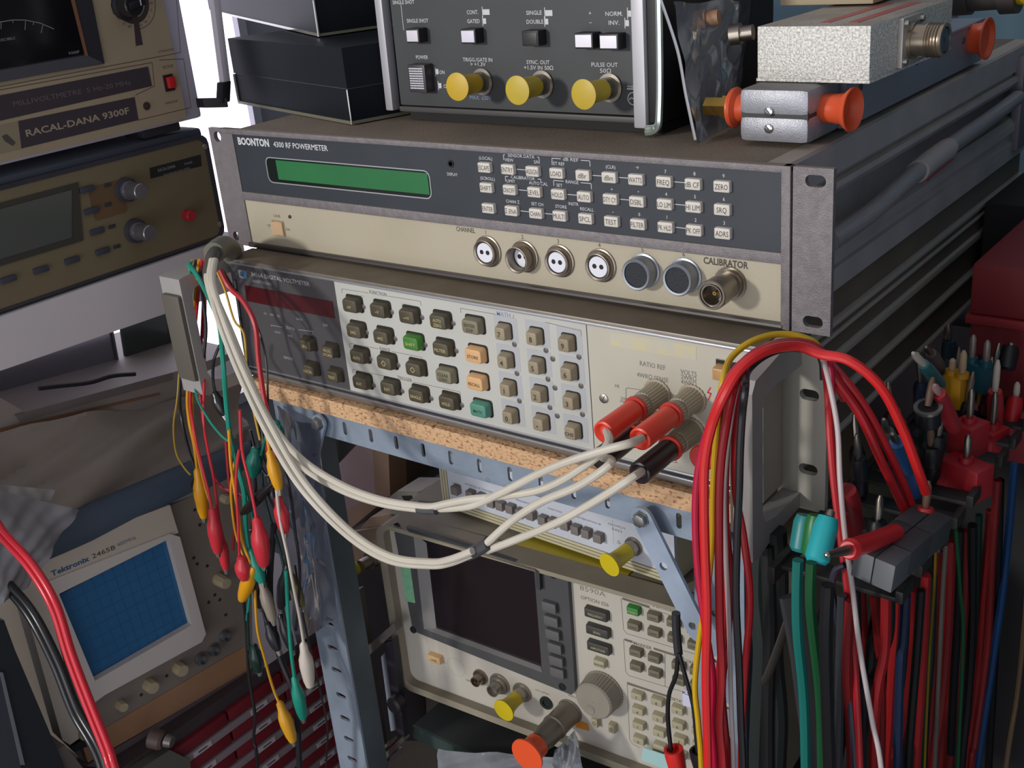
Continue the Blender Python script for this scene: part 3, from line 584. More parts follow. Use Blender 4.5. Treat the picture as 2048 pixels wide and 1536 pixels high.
    for x, y, tx, ty, c in [(967, 163, 928, 168, 'd0a81e'), (1087, 168, 1046, 178, 'c6b43c'), (1222, 175, 1170, 187, 'c8b040')]:
        cx, cz = f(x, y); L = 24; a = Vector(F.px(tx, ty, -26)); 
        part(t, 'socket', MB().lathe([(0, 8.6), (1.5, 8.6), (1.6, 6.6), (9, 6.4), (9, .1)], (cx, -.4, cz), (0, -1, 0), 24), NICKEL)
        part(t, 'dust_cap', MB().lathe([(0, 6.2), (10, 6.4), (18, 6.8), (21.6, 8.8), (22.4, 8.8), (22.6, 8.3), (22.4, .1)], (cx, -6, cz), ((a.x - cx) * .3, -21, (a.y - cz) * .3), 28), mat(c, .45, c2='b59a20', ns=50, contrast=.4), label='yellow plastic cap')
    return t
pulse_generator()
# black plastic boxes, left, stacked crosswise
BP = mat('1b1f25', .55, c2='20242a', ns=20, spec=.08)
def black_box(px_pts, Z, H, label, D=120):
    # corner posts: left, near, right at bottom plane Z
    l, n, r = [P(x, y, Z=Z) for x, y in px_pts]
    n = Vector(n); d1 = (l - n); d2 = (r - n)
    ang = math.degrees(math.atan2(-d1.y, -d1.x)); L1 = d1.length; F = Fr(n, yaw=ang)
    t = thing('plastic_case', label, 'box', F, None)
    u = Vector((d2.dot(F.ex), d2.dot(F.ey), 0)).normalized() * D
    def slab(z0, z1, i):
        q = [(-L1 + i, i, z0), (-i, i, z0), (-i + u.x, u.y, z0), (-L1 + i + u.x, u.y, z0)]
        return MB().hexa(q, [(a, b, z1) for a, b, c in q])
    part(t, 'tray', slab(2.2, H * .46, .5), BP); part(t, 'lid', slab(H * .46 + .6, H, 0), BP)
    part(t, 'seam', slab(H * .46, H * .46 + .6, 1), mat('6a6c70', .4))
    part(t, 'clear_base', slab(0, 2.2, -.4), mat('b9b7a2', .15, tr=.6), label='clear plastic base edge')
    e = MB(); e.tube([(0, -.2, 0), (0, -.2, H * .46)], .55, 6, 0); e.tube([(-L1, -.2, 0), (-L1, -.2, H * .46)], .9, 6, 0); part(t, 'corner_edge', e, mat('c4c6c4', .2, .3), label='bright clear corner edges')
    return t
black_box([(478, 207), (704, 249), (795, 232)], 88.4, 52, 'black plastic case with clear edges, lowest of the stack on the power meter')
def bb2():
    # upper box, turned a little, only its lower part is in the picture
    q = [P(x, y, Z=141.5) for x, y in ((418, 22), (638, 73), (764, 55))]
    n = q[1]; d1 = q[0] - n; ang = math.degrees(math.atan2(-d1.y, -d1.x)); F = Fr(n, yaw=ang); L1 = d1.length; d2 = q[2] - n
    u = Vector((d2.dot(F.ex), d2.dot(F.ey), 0)); u = u.normalized() * 125
    t = thing('plastic_case', 'black plastic case cut off by the picture top, resting crosswise on another', 'box', F)
    def slab(z0, z1, i):
        a = [(-L1 + i, i, z0), (-i, i, z0), (-i + u.x, u.y, z0), (-L1 + i + u.x, u.y, z0)]; return MB().hexa(a, [(x, y, z1) for x, y, z in a])
    part(t, 'tray', slab(2, 26, .4), BP); part(t, 'lid', slab(26.6, 56, 0), BP); part(t, 'clear_base', slab(0, 2, -.4), mat('b9b7a2', .15, tr=.6)); part(t, 'seam', slab(26, 26.6, 1), mat('6a6c70', .4))
    part(t, 'corner_edge', MB().tube([(0, -.2, 0), (0, -.2, 26)], .9, 6, 0), mat('d4d6d4', .2, .3), label='bright clear corner edge')
bb2()
# die-cast attenuator box with orange caps
def attenuator():
    F = Fr((411, 38, 90)); t = thing('attenuator_box', 'rounded silver-grey metal box with two front screws and orange caps', 'electronic component', F)
    w, h = 40.5, 29
    m = mat('a3a5ae', .4, .35, c2='96989f', ns=200, bump=.25, bs=1100, dust='6f675e', dustamt=.8)
    def shell(z0, z1, top):
        mb = MB(); k = 8
        for (y, i) in ((0, 4.2), (1.6, 1.2), (5, 0), (42, 0)): pass
        return MB().box(0, w, 0, 42, z0, z1, 3.0)
    part(t, 'lower_shell', MB().box(0, w, 0, 42, 0, h / 2 - .25, 4), m); part(t, 'upper_shell', MB().box(0, w, 0, 42, h / 2 + .25, h, 4), m)
    part(t, 'core', MB().box(1, w - 1, 1.4, 41, 3, h - 3), mat('3a3a3c', .6))
    for x, y in ((1538, 223), (1538, 257)):
        cx, cz = F.px(x, y); a = MB(); b = MB(); screw(a, b, cx, cz, 0, 2.5, -50); s = part(t, 'screw', a, CHROME); part(t, 'slot', b, DARKINK, parent=s)
    part(t, 'end_cap', MB().lathe([(0, 7.6), (8, 7.8), (13, 8.4), (17, 11.6), (18, 11.8), (18.4, 11.2), (17.6, 10.6), (14, 8), (12, 7.4), (12, .1)], (w - 1, 20, 16), (1, -.1, 0), 28), RCAP, label='orange right cap')
    part(t, 'end_cap', MB().lathe([(0, 6.6), (6, 6.8), (9, 8), (11, 11), (12, 11.4), (12.6, 10.8), (13.6, 10.8), (14, 10.2), (14, .1)], (1, 18, 15), (-1, 0, 0), 28), RCAP, label='orange left cap')
    part(t, 'hex_nut', MB().lathe([(0, 7), (5, 7), (5, 5.8), (16, 5.6), (16, .1)], (-13, 18, 15), (-1, 0, 0), 6), BRASS, label='brass end connector')
attenuator()
F = Fr((411, 82, 90)); t = thing('filter_box', 'long blue-grey metal box running back under the speckled one', 'electronic component', F)
part(t, 'body', MB().box(1, 43, 0, 245, 0, 27, 1), mat('8a8e9a', .45, .2, dust='77706a', dustamt=.8)); part(t, 'lid', MB().box(.6, 43.6, 0, 245, 27, 29, .6), mat('9297a4', .4, .2))
for y in (20, 110, 200): part(t, 'side_screw', MB().lathe([(0, 2.4), (.8, 2.2), (.8, .1)], (43, y, 20), (1, 0, 0), 12), mat('4d4a48', .5))
t = thing('attenuator_box', 'pale metal box end with an orange cap pointing right, farthest back on the power meter', 'electronic component', Fr(P(1962, 77, Y=300) - Vector((76, 14, 13))))
part(t, 'body', MB().box(0, 46, 0, 60, .2, 26, 1.5), mat('8d8990', .45, .3, dust='7d766c', dustamt=.8))
part(t, 'neck', MB().lathe([(0, 10.5), (10, 10.5), (10, 9.5), (18, 9.5), (18, .1)], (45, 14, 13), (1, 0, 0), 24), mat('6a6470', .5, .3)); part(t, 'thumb_screw', MB().cyl((52, 14, 5), (52, 14, -2), 2, n=10), SCREW)
part(t, 'end_cap', MB().lathe([(0, 10), (10, 10), (14, 11), (17, 14), (18, 14), (18, 12.5), (15, 10.6), (14, .1)], (63, 14, 13), (1, -.05, 0), 28), RCAP, label='orange cap')
# speckled white coupler
def coupler():
    F = Fr((412.5, 58, 119.6), yaw=-1.5); t = thing('coupler_box', 'speckled white-silver metal box with threaded connectors, on the rounded grey one', 'electronic component', F)
    m = mat('b4b2ad', .38, .25, c2='ecebe6', ns=800, bump=.6, bs=1500, dust='94897d', dustamt=.85, contrast=.12)
    part(t, 'body', MB().box(0, 64, 0, 118, 1.4, 29, .5), m); part(t, 'base_plate', MB().box(-.5, 64.5, -.5, 118, 0, 1.6, .2), m)
    rd = MB().box(30, 36, 12, 100, 29.0, 29.2).box(46, 52, 12, 100, 29.0, 29.2); part(t, 'red_stripe', rd, mat('b0605a', .6), label='pair of faded red stripes on top')
    def nconn(name, base, ax, k):
        L = [(0, 10), (2, 10), (2, 8.6), (8, 8.4), (8, 9.2)]
        for i in range(5): L += [(9 + i * 1.6, 9.2), (9.4 + i * 1.6, 8.5), (9.9 + i * 1.6, 8.5)]
        L += [(18, 9), (18, 7), (12, 6.8), (12, .1)]
        g = part(t, name, MB().lathe(L, base, ax, 28), mat('a79a88', .3, .85)); part(t, 'insulator', MB().lathe([(0, 6.2), (5, 6.2), (5, 1.6), (4, 1.5), (4, .1)], Vector(base) + Vector(ax) * 12.5, ax, 20), mat('3f4c5c', .4), parent=g)
    fl = MB().box(64, 67, 36, 64, 2, 28, .6)
    part(t, 'flange', fl, mat('b3aea8', .4, .4))
    sc = MB(); 
    for y in (39, 61):
        for z in (5, 25): sc.lathe([(0, 1.9), (2, 1.7), (2, .1)], (67, y, z), (1, 0, 0), 10)
    part(t, 'flange_screws', sc, SCREW, kind='stuff')
    nconn('threaded_connector', (67, 50, 15), (1, 0, 0), 0)
    nconn('threaded_connector', (0, 52, 15), (-1, 0, 0), 0)
coupler()
t = thing('component_box', 'cream box edge cut off by the picture top, on the speckled coupler', 'box', Fr(P(1560, 12, Z=150)))
part(t, 'body', MB().box(0, 58, 0, 90, 0, 30, 1), mat('b8a98c', .5)); part(t, 'label_band', MB().box(6, 40, -.3, 0, 6, 26), mat('c9c0a4', .6))
t = thing('adapter', 'dark cylindrical adapter with a yellow cap, at the top right corner', 'electronic component', Fr(P(1905, -14, Y=235)))
part(t, 'body', MB().lathe([(0, 14), (12, 14), (12, 12), (30, 12), (30, 15), (40, 15), (40, .1)], (0, 0, 0), (1, 0, 0.05), 24), mat('4f4a48', .45, .4)); part(t, 'dust_cap', MB().lathe([(0, 10), (10, 10.6), (14, 12), (14, .1)], (40, 0, 2), (1, 0, .05), 24), YCAP)
# crumpled clear bag with brass fittings
def sheet(pts_grid, thick=.25):
    rows = len(pts_grid); cols = len(pts_grid[0]); m = MB(); vs = [p for r in pts_grid for p in r]
    fs = [(i * cols + j, i * cols + j + 1, (i + 1) * cols + j + 1, (i + 1) * cols + j) for i in range(rows - 1) for j in range(cols - 1)]
    return m.add(vs, fs)
def crumple(a, b, c, d, n, amp, seed, fold=3):
    n = max(n, 16) * 2
    rnd = random.Random(seed); ph = [(rnd.uniform(-4, 4) * k, rnd.uniform(-4, 4) * k, rnd.uniform(0, 6), rnd.uniform(.6, 1.2) / k) for k in (1, 1, 1, 1.6, 2.2, 3)]
    a, b, c, d = map(Vector, (a, b, c, d)); nr = (b - a).cross(d - a).normalized(); g = []
    for i in range(n + 1):
        r = []
        for j in range(n + 1):
            u, v = j / n, i / n; p = (a * (1 - u) + b * u) * (1 - v) + (d * (1 - u) + c * u) * v
            h = sum(k * (abs(((u * f1 + v * f2 + p0) % 2) - 1) - .5) for f1, f2, p0, k in ph)
            r.append(p + nr * h * amp)
        g.append(r)
    return g
FILM = mat('aeb4bd', .12, c2='8f959e', ns=20, tr=.75, spec=.9, ior=1.15)
FILMG = mat('9c9a9e', .3, c2='86858a', ns=9, tr=.35, spec=.6, ior=1.1)
t = thing('antistatic_bag', 'shiny clear plastic bag of small fittings standing beside the dark instrument', 'bag', Fr(P(1395, 285, Z=89)))
o = P(1395, 285, Z=89)
q = [P(1345, 5, Y=60) - o, P(1480, 0, Y=100) - o, P(1480, 240, Y=95) - o, P(1392, 288, Y=35) - o]
part(t, 'front_film', sheet(crumple(q[0], q[1], q[2], q[3], 18, 3.2, 4)), FILM)
q2 = [P(1352, 5, Y=95) - o, P(1500, 0, Y=140) - o, P(1480, 200, Y=120) - o, P(1400, 275, Y=60) - o]
part(t, 'back_film', sheet(crumple(*q2, 14, 4, 9)), mat('4b4a50', .25, c2='2a292d', ns=14, tr=.3))
part(t, 'folded_edge', MB().tube([P(1322, 0, Y=50) - o, P(1355, 100, Y=42) - o, P(1372, 190, Y=36) - o, P(1391, 280, Y=32) - o], .9, 6, 6), mat('d8dbe2', .12, .6), label='bright folded edge')
for k, (x, y, c) in enumerate([(1385, 140, BRASS), (1395, 40, mat('9a7458', .5)), (1462, 70, NICKEL)]):
    p = P(x, y, Y=80) - o; part(t, 'fitting', MB().lathe([(0, 6), (6, 6), (6, 4.4), (13, 4.4), (13, .1)], p, (1, .2, .1), 6 if k == 0 else 14), c)
t = thing('metal_disc', 'grey metal disc standing between the dark instrument and the bag', 'electronic component', Fr(P(1345, 262, Z=89)))
part(t, 'rim', MB().lathe([(0, 20), (1, 21), (9, 21), (10, 20), (10, .1)], (4, 22, 21), (1, .3, 0), 36), mat('5a585c', .35, .6)); part(t, 'hub', MB().lathe([(0, 8), (3, 7), (3, .1)], (14, 25, 21), (1, .3, 0), 20), mat('47464a', .4, .5))

# ================================================================== LEFT SIDE, INSTRUMENTS FACING RIGHT
def facequad(Fx, pts, d=0): return [Fx.px(x, y, d) for x, y in pts]
def millivoltmeter():
    F = Fr((-80, 0, 84.5), face='x'); f = lambda x, y, d=0: F.px(x, y, d)
    t = thing('millivoltmeter', 'beige analogue meter with a large dark dial and red switch, upper left', 'test instrument', F)
    xr, zb = f(372, 234)[0], 0; zt = 130; xl = -190
    TANP = mat('a3937a', .6, c2='978870', ns=12); BRN = mat('3a3138', .6)
    xc = f(408, 225)[0]
    part(t, 'case', MB().box(xl, xc, 3, 190, -3, zt, 3), mat('b8b4c2', .6, c2='aaa6b4', ns=6), label='lilac-grey case')
    a = f(372, 234); b = f(0, 320)
    part(t, 'front_panel', MB().box(xl + 6, xr, -.6, 4, 0, zt), TANP)
    wi = MB(); ln = MB()
    # dark meter opening
    P0 = [f(x, y) for x, y in [(0, 172), (206, 127), (174, 0)]]
    mx1, mz0 = f(206, 127); 
    part(t, 'meter_surround', MB().plate([(xl + 10, mz0 + 1.5), (mx1, mz0 + 0), (mx1 + 2, zt), (xl + 10, zt)], -2.2, 2), mat('2c2b33', .4), label='dark meter surround')
    q = f(165, 108); part(t, 'meter_glass', MB().box(xl + 14, q[0], -2.6, -2.2, q[1], zt), mat('121115', .12)); part(t, 'copper_edge', MB().hexa([(q[0], -2.7, q[1] - 1), (q[0] + 2.6, -2.7, q[1] - 2), (q[0] + 1.2, -2.7, zt), (q[0] - 2.2, -2.7, zt)], [(q[0], -2.2, q[1] - 1), (q[0] + 2.6, -2.2, q[1] - 2), (q[0] + 1.2, -2.2, zt), (q[0] - 2.2, -2.2, zt)]), mat('7d5238', .5))
    part(t, 'meter_sill', MB().hexa([(xl + 10, -2.4, mz0 + .4), (mx1 - 1, -2.4, mz0 + .4), (q[0] + 2, -2.4, q[1] - 1), (xl + 10, -2.4, q[1] - 1)], [(xl + 10, -1, mz0 + .4), (mx1 - 1, -1, mz0 + .4), (q[0] + 2, -1, q[1] - 1), (xl + 10, -1, q[1] - 1)]), mat('4a4950', .5))
    arc = [f(x, y, -2.7) for x, y in [(-40, 52), (0, 44), (25, 40), (50, 40), (80, 46), (108, 58)]]; wi.path(arc, .5, -2.75)
    for (x, y), (x2, y2) in [((2, 44), (2, 58)), ((51, 40), (50, 60)), ((86, 48), (82, 66)), ((25, 40), (26, 46)), ((68, 43), (66, 50))]:
        a_, b_ = f(x, y, -2.7), f(x2, y2, -2.7); wi.line(*a_, *b_, .45, -2.75)
    wi.txt('DECIBELS', *f(14, 78, -2.7), 1.8, 12, -2.75); wi.txt('9300F', *f(148, 105, -2.7), 2, 9, -2.75)
    part(t, 'dial_marks', wi, mat('8f8c90', .6), kind='stuff')
    # dark nameplates
    def strip(p, col, nm='nameplate', y=-.8):
        pts = [f(x, yy) for x, yy in p]; part(t, nm, MB().plate(pts, y, -.5), col)
    strip([(-90, 208), (295, 133), (303, 172), (-90, 262)], BRN); strip([(35, 242), (268, 194), (276, 240), (42, 297)], BRN); strip([(-90, 270), (33, 243), (41, 298), (-90, 326)], mat('8a7f68', .6), 'maker_plate')
    tx = MB(); a, b = f(24, 204), f(260, 164); tx.txt('MILLIVOLTMETRE  5 Hz-20 MHz', (a[0] + b[0]) / 2, (a[1] + b[1]) / 2, 3.6, b[0] - a[0], -.9, .0, 'C', (b[1] - a[1]) / (b[0] - a[0]) * .5)
    part(t, 'panel_lettering', tx, mat('6b5c5e', .7), kind='stuff')
    tx = MB(); a, b = f(50, 265), f(257, 222); tx.txt('RACAL-DANA 9300F', (a[0] + b[0]) / 2, (a[1] + b[1]) / 2, 4.8, b[0] - a[0], -.9, .02, 'C')
    part(t, 'panel_lettering', tx, mat('a0937e', .6), label='pale nameplate lettering', kind='stuff')
    ln.path([f(-90, 190), f(345, 108), f(360, 105), f(352, 0)], .5, -.7); ln.path([f(318, 120), f(366, 118), f(381, 215), f(276, 240)], .5, -.7)
    ln.path([f(-90, 196), f(303, 125), f(308, 172), f(270, 190)], .5, -.7)
    ln.txt('SECTEUR', *f(335, 133), 2.3, 10, -.7); ln.txt('MARCHE', *f(342, 204), 1.8, 12, -.7); ln.txt('ATTENUATEUR', *f(331, 101), 1.6, 15, -.7)
    ln.path(circ(*f(267, 6), 19, 30)[22:] + circ(*f(267, 6), 19, 30)[:8], .5, -.7)
    part(t, 'panel_lettering', ln, mat('4e4136', .7), label='dark brown outlines and legends', kind='stuff')
    ar = MB(); c = f(262, 5); 
    ring = [(c[0] + r_ * math.cos(a), c[1] + r_ * math.sin(a)) for r_, rng in ((15.5, range(-200, 5, 12)),) for a in map(math.radians, rng)] 
    ring2 = [(c[0] + 11.5 * math.cos(a), c[1] + 11.5 * math.sin(a)) for a in map(math.radians, range(4, -201, -12))]
    ar.plate(ring + ring2, -.75, -.5); p = f(275, 80); ar.plate([(c[0] - 1, c[1] - 10), (c[0] + 3, c[1] - 10), (p[0] + 3.4, p[1] - 4), (p[0] - 3, p[1] - 4)], -.8, -.5)
    part(t, 'scale_ring', ar, mat('3c2f30', .6))
    tk = MB()
    for k in range(12):
        a = math.radians(-195 + k * 17); tk.txt(str([1, 3][k % 2]) + ('0' * (k % 3)), c[0] + 17.6 * math.cos(a), c[1] + 17.6 * math.sin(a), 1.8, None, -.72)
    part(t, 'scale_numbers', tk, mat('5c4f42', .7), kind='stuff')
    cx, cz = f(262, 10, -10)
    k = part(t, 'range_knob', MB().lathe([(0, 11), (2, 11), (3, 9), (13, 8.4), (14, 7.6), (14, .1)], (cx, -.6, cz), (0, -1, 0), 28, 1, .3), mat('1c1b20', .4)); part(t, 'pointer_bar', MB().obox((cx + 2, -15, cz + .5), (7, 0, 1), (0, 1.2, 0), (-.3, 0, 2.4), .5), mat('232228', .3), parent=k)
    part(t, 'white_index', MB().box(cx + 4, cx + 4.8, -16.5, -15.8, cz - 1, cz + 7), mat('c9c9cc', .4), parent=k)
    cx, cz = f(343, 165, -3); k = part(t, 'switch_frame', MB().box(cx - 5.4, cx + 3.6, -1.4, 0, cz - 6.4, cz + 6.2), mat('2a1c1c', .5)); part(t, 'mains_switch', MB().box(cx - 3.2, cx + 3.4, -4.6, 0, cz - 4.2, cz + 4.4, .8), mat('c0262a', .35), label='red rocker')
    cx, cz = f(292, 212); part(t, 'panel_lamp', MB().lathe([(0, 3.2), (.8, 3), (.8, 1.6), (1.6, 1.4), (1.6, .1)], (cx, -.6, cz), (0, -1, 0), 18), mat('4c4039', .4, .4)); 
    e = MB(); e.plate([f(2, 272), f(12, 268), f(30, 285), f(24, 292), f(8, 282)], -1, -.7); part(t, 'emblem', e, mat('4a4640', .6))
    part(t, 'foot', MB().box(xr - 40, xr - 4, 4, 30, -9, -2, 1.5), mat('24232a', .6)); part(t, 'foot', MB().box(xl + 10, xl + 40, 4, 30, -9, -2, 1.5), mat('24232a', .6))
    # grey carrying bail with black elbow
    top = [P(447, -30, X=-88), P(462, 90, X=-86), P(450, 168, X=-84)]
    g = F.loc; hb = MB()
    a_, b_ = g(P(424, -40, X=-66)), g(P(450, 165, X=-66)); hb.obox((a_ + b_) / 2, (b_ - a_) / 2, (3.6, 0, 0), (0, 3.0, 0), .8)
    k = part(t, 'carry_bail', hb, mat('d0ccd4', .5, .1), label='grey carrying bail')
    el = MB(); p0, p1, p2 = g(P(448, 163, X=-66)), g(P(446, 205, X=-66)), g(P(402, 206, X=-78)); el.obox((p0 + p1) / 2, (p1 - p0) / 2, (4.4, 0, 0), (0, 4, 0), 1); el.obox((p1 + p2) / 2, (p1 - p2) / 2 * 1.1, (0, 5, 0), (0, 0, 3.8), 1)
    part(t, 'elbow', el, mat('18191f', .6), parent=k, label='black rubber elbow')
millivoltmeter()
def level_meter():
    F = Fr((-80, 0, -18), face='x'); f = lambda x, y, d=0: F.px(x, y, d)
    t = thing('level_meter', 'drab olive instrument with a dim wide screen and two silver knobs, left side', 'test instrument', F)
    xr = f(452, 470)[0] - 1; xl = -200; zt = f(418, 262)[1]
    part(t, 'case', MB().box(xl, xr, 4, 200, 0, zt + 4, 4), mat('474c59', .5, c2='3c414c', ns=6, dust='5e6675', dustamt=.5), label='blue-grey case')
    PNL = mat('75694f', .7, c2='685d46', ns=7, contrast=.3)
    part(t, 'front_panel', MB().plate(rrect((xl + xr - 2) / 2, zt / 2 - 1.0, xr - xl - 6, zt - 6, 7), -.6, 5), PNL)
    part(t, 'edge_gasket', MB().plate(rrect((xl + xr) / 2, zt / 2 - .5, xr - xl, zt - 1, 8), -1.2, 4, [rrect((xl + xr - 2) / 2, zt / 2 - 1.0, xr - xl - 6.6, zt - 6.6, 7)]), mat('26262e', .5, c2='3b3d48', ns=9))
    a, b, c = f(-60, 420), f(152, 365), f(160, 482)
    zc0 = c[1]; zc1 = b[1]; part(t, 'screen_frame', MB().plate([(xl + 20, zc0), (c[0] + 2, zc0), (b[0] + 1, zc1), (xl + 20, zc1)], -1.6, 0), mat('38362f', .6))
    part(t, 'screen', MB().plate([(xl + 24, zc0 + 5), (c[0] - 7, zc0 + 5), (b[0] - 6, zc1 - 4), (xl + 24, zc1 - 4)], -2, -1.5), mat('4e5350', .2, c2='434846', ns=9), label='dim grey-green screen')
    KN = mat('8f8f97', .32, .8)
    for x, y, bx, by in [(281, 383, 248, 375), (299, 466, 268, 458)]:
        cx, cz = f(x, y, -20); part(t, 'knob', MB().lathe([(0, 9.4), (2, 9.4), (2.2, 7.6), (6, 7.4), (6.2, 6.6), (20, 6.3), (20.6, 5.8), (20.6, .1)], (cx, -.6, cz), (0, -1, 0), 36, 1, .25), KN)
        part(t, 'knob_skirt', MB().lathe([(0, 9.8), (4, 9.4), (4.2, .1)], (cx, -.6, cz), (0, -1, 0), 28), mat('3e3c44', .4))
    cx, cz = f(381, 431, -6); part(t, 'push_button', MB().lathe([(0, 4.6), (7, 4.6), (7.6, 4.2), (7.6, .1)], (cx, -.6, cz), (0, -1, 0), 20), mat('a8222c', .4), label='red button')
    for x, y in [(177, 378), (186, 421), (197, 462), (208, 502), (20, 558), (85, 539), (147, 520)]:
        cx, cz = f(x, y, -2); part(t, 'slide_key', MB().box(cx - 7, cx + 5, -3, 0, cz - 2.2, cz + 2.2, .6), mat('3a3b48', .5))
    for x, y in [(215, 370), (216, 409), (224, 453), (234, 493)]:
        cx, cz = f(x, y, -1); part(t, 'small_lamp', MB().box(cx - 3, cx + 3, -1.4, 0, cz - 1.4, cz + 1.4, .4), mat('34313b', .5))
    a, b = f(298, 328), f(402, 322); p = [f(298, 336), f(400, 309), f(402, 332), f(300, 357)]
    part(t, 'nameplate', MB().plate(p, -.9, -.5), mat('1d1f22', .5)); tx = MB().txt('RACAL-DANA', *f(332, 336), 2.4, 17, -1, .01).txt('9303', *f(375, 326), 1.8, 8, -1).txt('TRUE RMS RF LEVEL METER', *f(352, 343), 1.5, 26, -1); part(t, 'nameplate_lettering', tx, mat('8d8d8c', .6), kind='stuff')
    part(t, 'orange_field', MB().plate(rrect(*f(215, 400), 30, 26, 3), -.75, -.55), mat('6a4c30', .7, c2='5f4a30', ns=20))
    for x, y in [(408, 293), (437, 448)]:
        cx, cz = f(x, y); a = MB(); b = MB(); screw(a, b, cx, cz, -.6, 2.3, 20); part(t, 'screw', a, SCREW); part(t, 'screw_slot', b, DARKINK)
level_meter()
# white shelf under them
SHW = mat('cfcacd', .7, c2='c4bfc2', ns=5)
def shelf():
    t = thing('white_shelf', 'white painted shelf edge under the left-hand instruments', 'shelf', Fr((-76, 0, -60), face='x')); F = Fr((-76, 0, -60), face='x'); f = lambda x, y, d=0: F.px(x, y, d)
    a, b = f(0, 742), f(335, 626); c, d = f(0, 628), f(445, 478)
    sl = (b[1] - a[1]) / (b[0] - a[0])
    e = f(448, 560)
    mb = MB(); L, R = -520, f(520, 480)[0]
    R = 70
    m = MB().plate([(L, a[1] + sl * (L - a[0])), (R, a[1] + sl * (R - a[0])), (R, 40), (L, 40)], 0, 14)
    part(t, 'front_board', m, SHW)
    part(t, 'deck', MB().box(L, R, 14, 300, 30, 40), SHW)
shelf()

# ================================================================== STAND: CHIPBOARD SHELF AND SLOTTED STEEL ANGLE
def ppoly(t, name, F, pts, y0, y1, m, parent=None, label=None, holes=(), kind=None, d=None):
    return part(t, name, MB().plate([F.px(x, y, y0 if d is None else d) for x, y in pts], y0, y1, holes), m, label, parent, kind)
CHIP = mat('d2ac84', .85, c2='85502c', ns=330, mix=.60, bump=1, bs=400, contrast=.09, stretch=(1, 1, 1.6))
t = thing('chipboard_shelf', 'raw chipboard shelf edge directly under the pale voltmeter', 'shelf', Fr((0, -33, -118)))
a, b = P(520, 812, Y=-33), P(1470, 1010, Y=-33)
part(t, 'board', MB().box(30, 440, 0, 470, 10.2, 22.4), CHIP)
zt = MB()
ZINC = mat('9aa9ba', .42, .3, c2='8795a5', ns=35, bump=.25, bs=300, dust='6d6a62', dustamt=.5)
ZINC_SHADED = mat('5f6a70', .5, .3, c2='4c565a', ns=20)  # same zinc as the front flange, with side shade put into the colour
t = thing('slotted_rail', 'blue-grey slotted steel rail bolted under the chipboard edge', 'rail', Fr((0, -31, -140)))
F = Fr((0, -31, -140)); sl = [(689, 853), (741, 867), (792, 883), (846, 899), (901, 914), (959, 932), (1020, 950), (1082, 968), (1147, 985), (1215, 1006), (1358, 1046)]
xs = [F.px(x, y) for x, y in sl]; zc = sum(p[1] for p in xs) / len(xs)
hs = [rrect(p[0], zc, 3.6, 10.4, 1.8, 5) for p in xs]
zt_ = F.px(1050, 925)[1] - 2; zb_ = zc - 11
part(t, 'front_flange', MB().plate([(62, zb_), (438, zb_), (438, 32), (62, 32)], 0, 2, hs), ZINC)
part(t, 'top_flange', MB().box(62, 438, 2, 36, 30, 32), ZINC)
part(t, 'stamped_circle', MB().path(circ(F.px(976, 960)[0], F.px(976, 960)[1], 1.6, 12), .3, -.1, True), mat('6c7684', .5))
def upright(label, x0, x1, yf, fl_side, ztop, holes):
    F = Fr((x0, yf, -640)); t = thing('steel_upright', label, 'upright', F); w = x1 - x0
    part(t, 'front_flange', MB().plate([(0, 0), (w, 0), (w, ztop + 640), (0, ztop + 640)], 0, 2, [rrect(w * .52, z + 640, 12, 4.6, 2.3, 5) for z in holes]), ZINC)
    part(t, 'side_flange', MB().box(w - 2, w, 2, 24, 0, ztop + 640) if fl_side > 0 else MB().box(0, 2, 2, 24, 0, ztop + 640), ZINC_SHADED)
    return t
a, b = P(619, 1200, Y=-26), P(676, 1200, Y=-26)
zs = [P(x, y, Y=-26).z for x, y in [(626, 1130), (650, 1245), (655, 1292), (671, 1340), (685, 1393), (690, 1437), (700, 1480), (707, 1520)]]
upright('left slotted steel upright behind the hanging clip leads', a.x, b.x, -26, 1, -112, zs)
a, b = P(1395, 1400, Y=-22), P(1496, 1400, Y=-22)
upright('right slotted steel upright behind the thick red lead bundle', a.x, b.x - 2, -22, 1, -112, [P(1462, y, Y=-22).z for y in (1238, 1330, 1415, 1475, 1525)])
def brace(label, p0, p1, hole, wd, Y, bolt):
    t = thing('corner_brace', label, 'brace', Fr(P(*p0, Y=Y))); F = Fr(P(*p0, Y=Y)); q = Vector(F.px(*p1)); L = q.length; u = q / L; n = Vector((-u.y, u.x)); o = []
    for k in range(9): a = math.pi / 2 + math.pi * k / 8; o.append(tuple(u * math.cos(a) * wd / 2 + n * math.sin(a) * wd / 2))
    for k in range(9): a = -math.pi / 2 + math.pi * k / 8; o.append(tuple(u * L + u * math.cos(a) * wd / 2 + n * math.sin(a) * wd / 2))
    hl = [circ(*F.px(*h), 2.7, 14) for h in hole]
    part(t, 'flat_bar', MB().plate(o, -1.2, 1.2, hl), mat('afbfd4', .4, .35, c2='98a8bc', ns=40))
    bm_ = MB().lathe([(0, 5.4), (.8, 5.4), (.8, 4.4), (3.8, 4.2), (4.1, 3.4), (4.1, .1)], (0, -1.2, 0), (0, -1, 0), 6); part(t, 'bolt', bm_, mat('8b8d8c', .4, .8))
brace('short steel brace bolted to the left end of the slotted rail', (639, 845), (607, 985), [(628, 907)], 12.6, -35, 1)
brace('long steel brace running down right from the slotted rail', (1285, 1036), (1397, 1262), [(1329, 1131), (1387, 1250)], 14.5, -40, 1)
t = thing('steel_strut', 'dark greenish steel strut slanting behind the left upright', 'strut', Fr(P(640, 1010, Y=20))); F = Fr(P(640, 1010, Y=20))
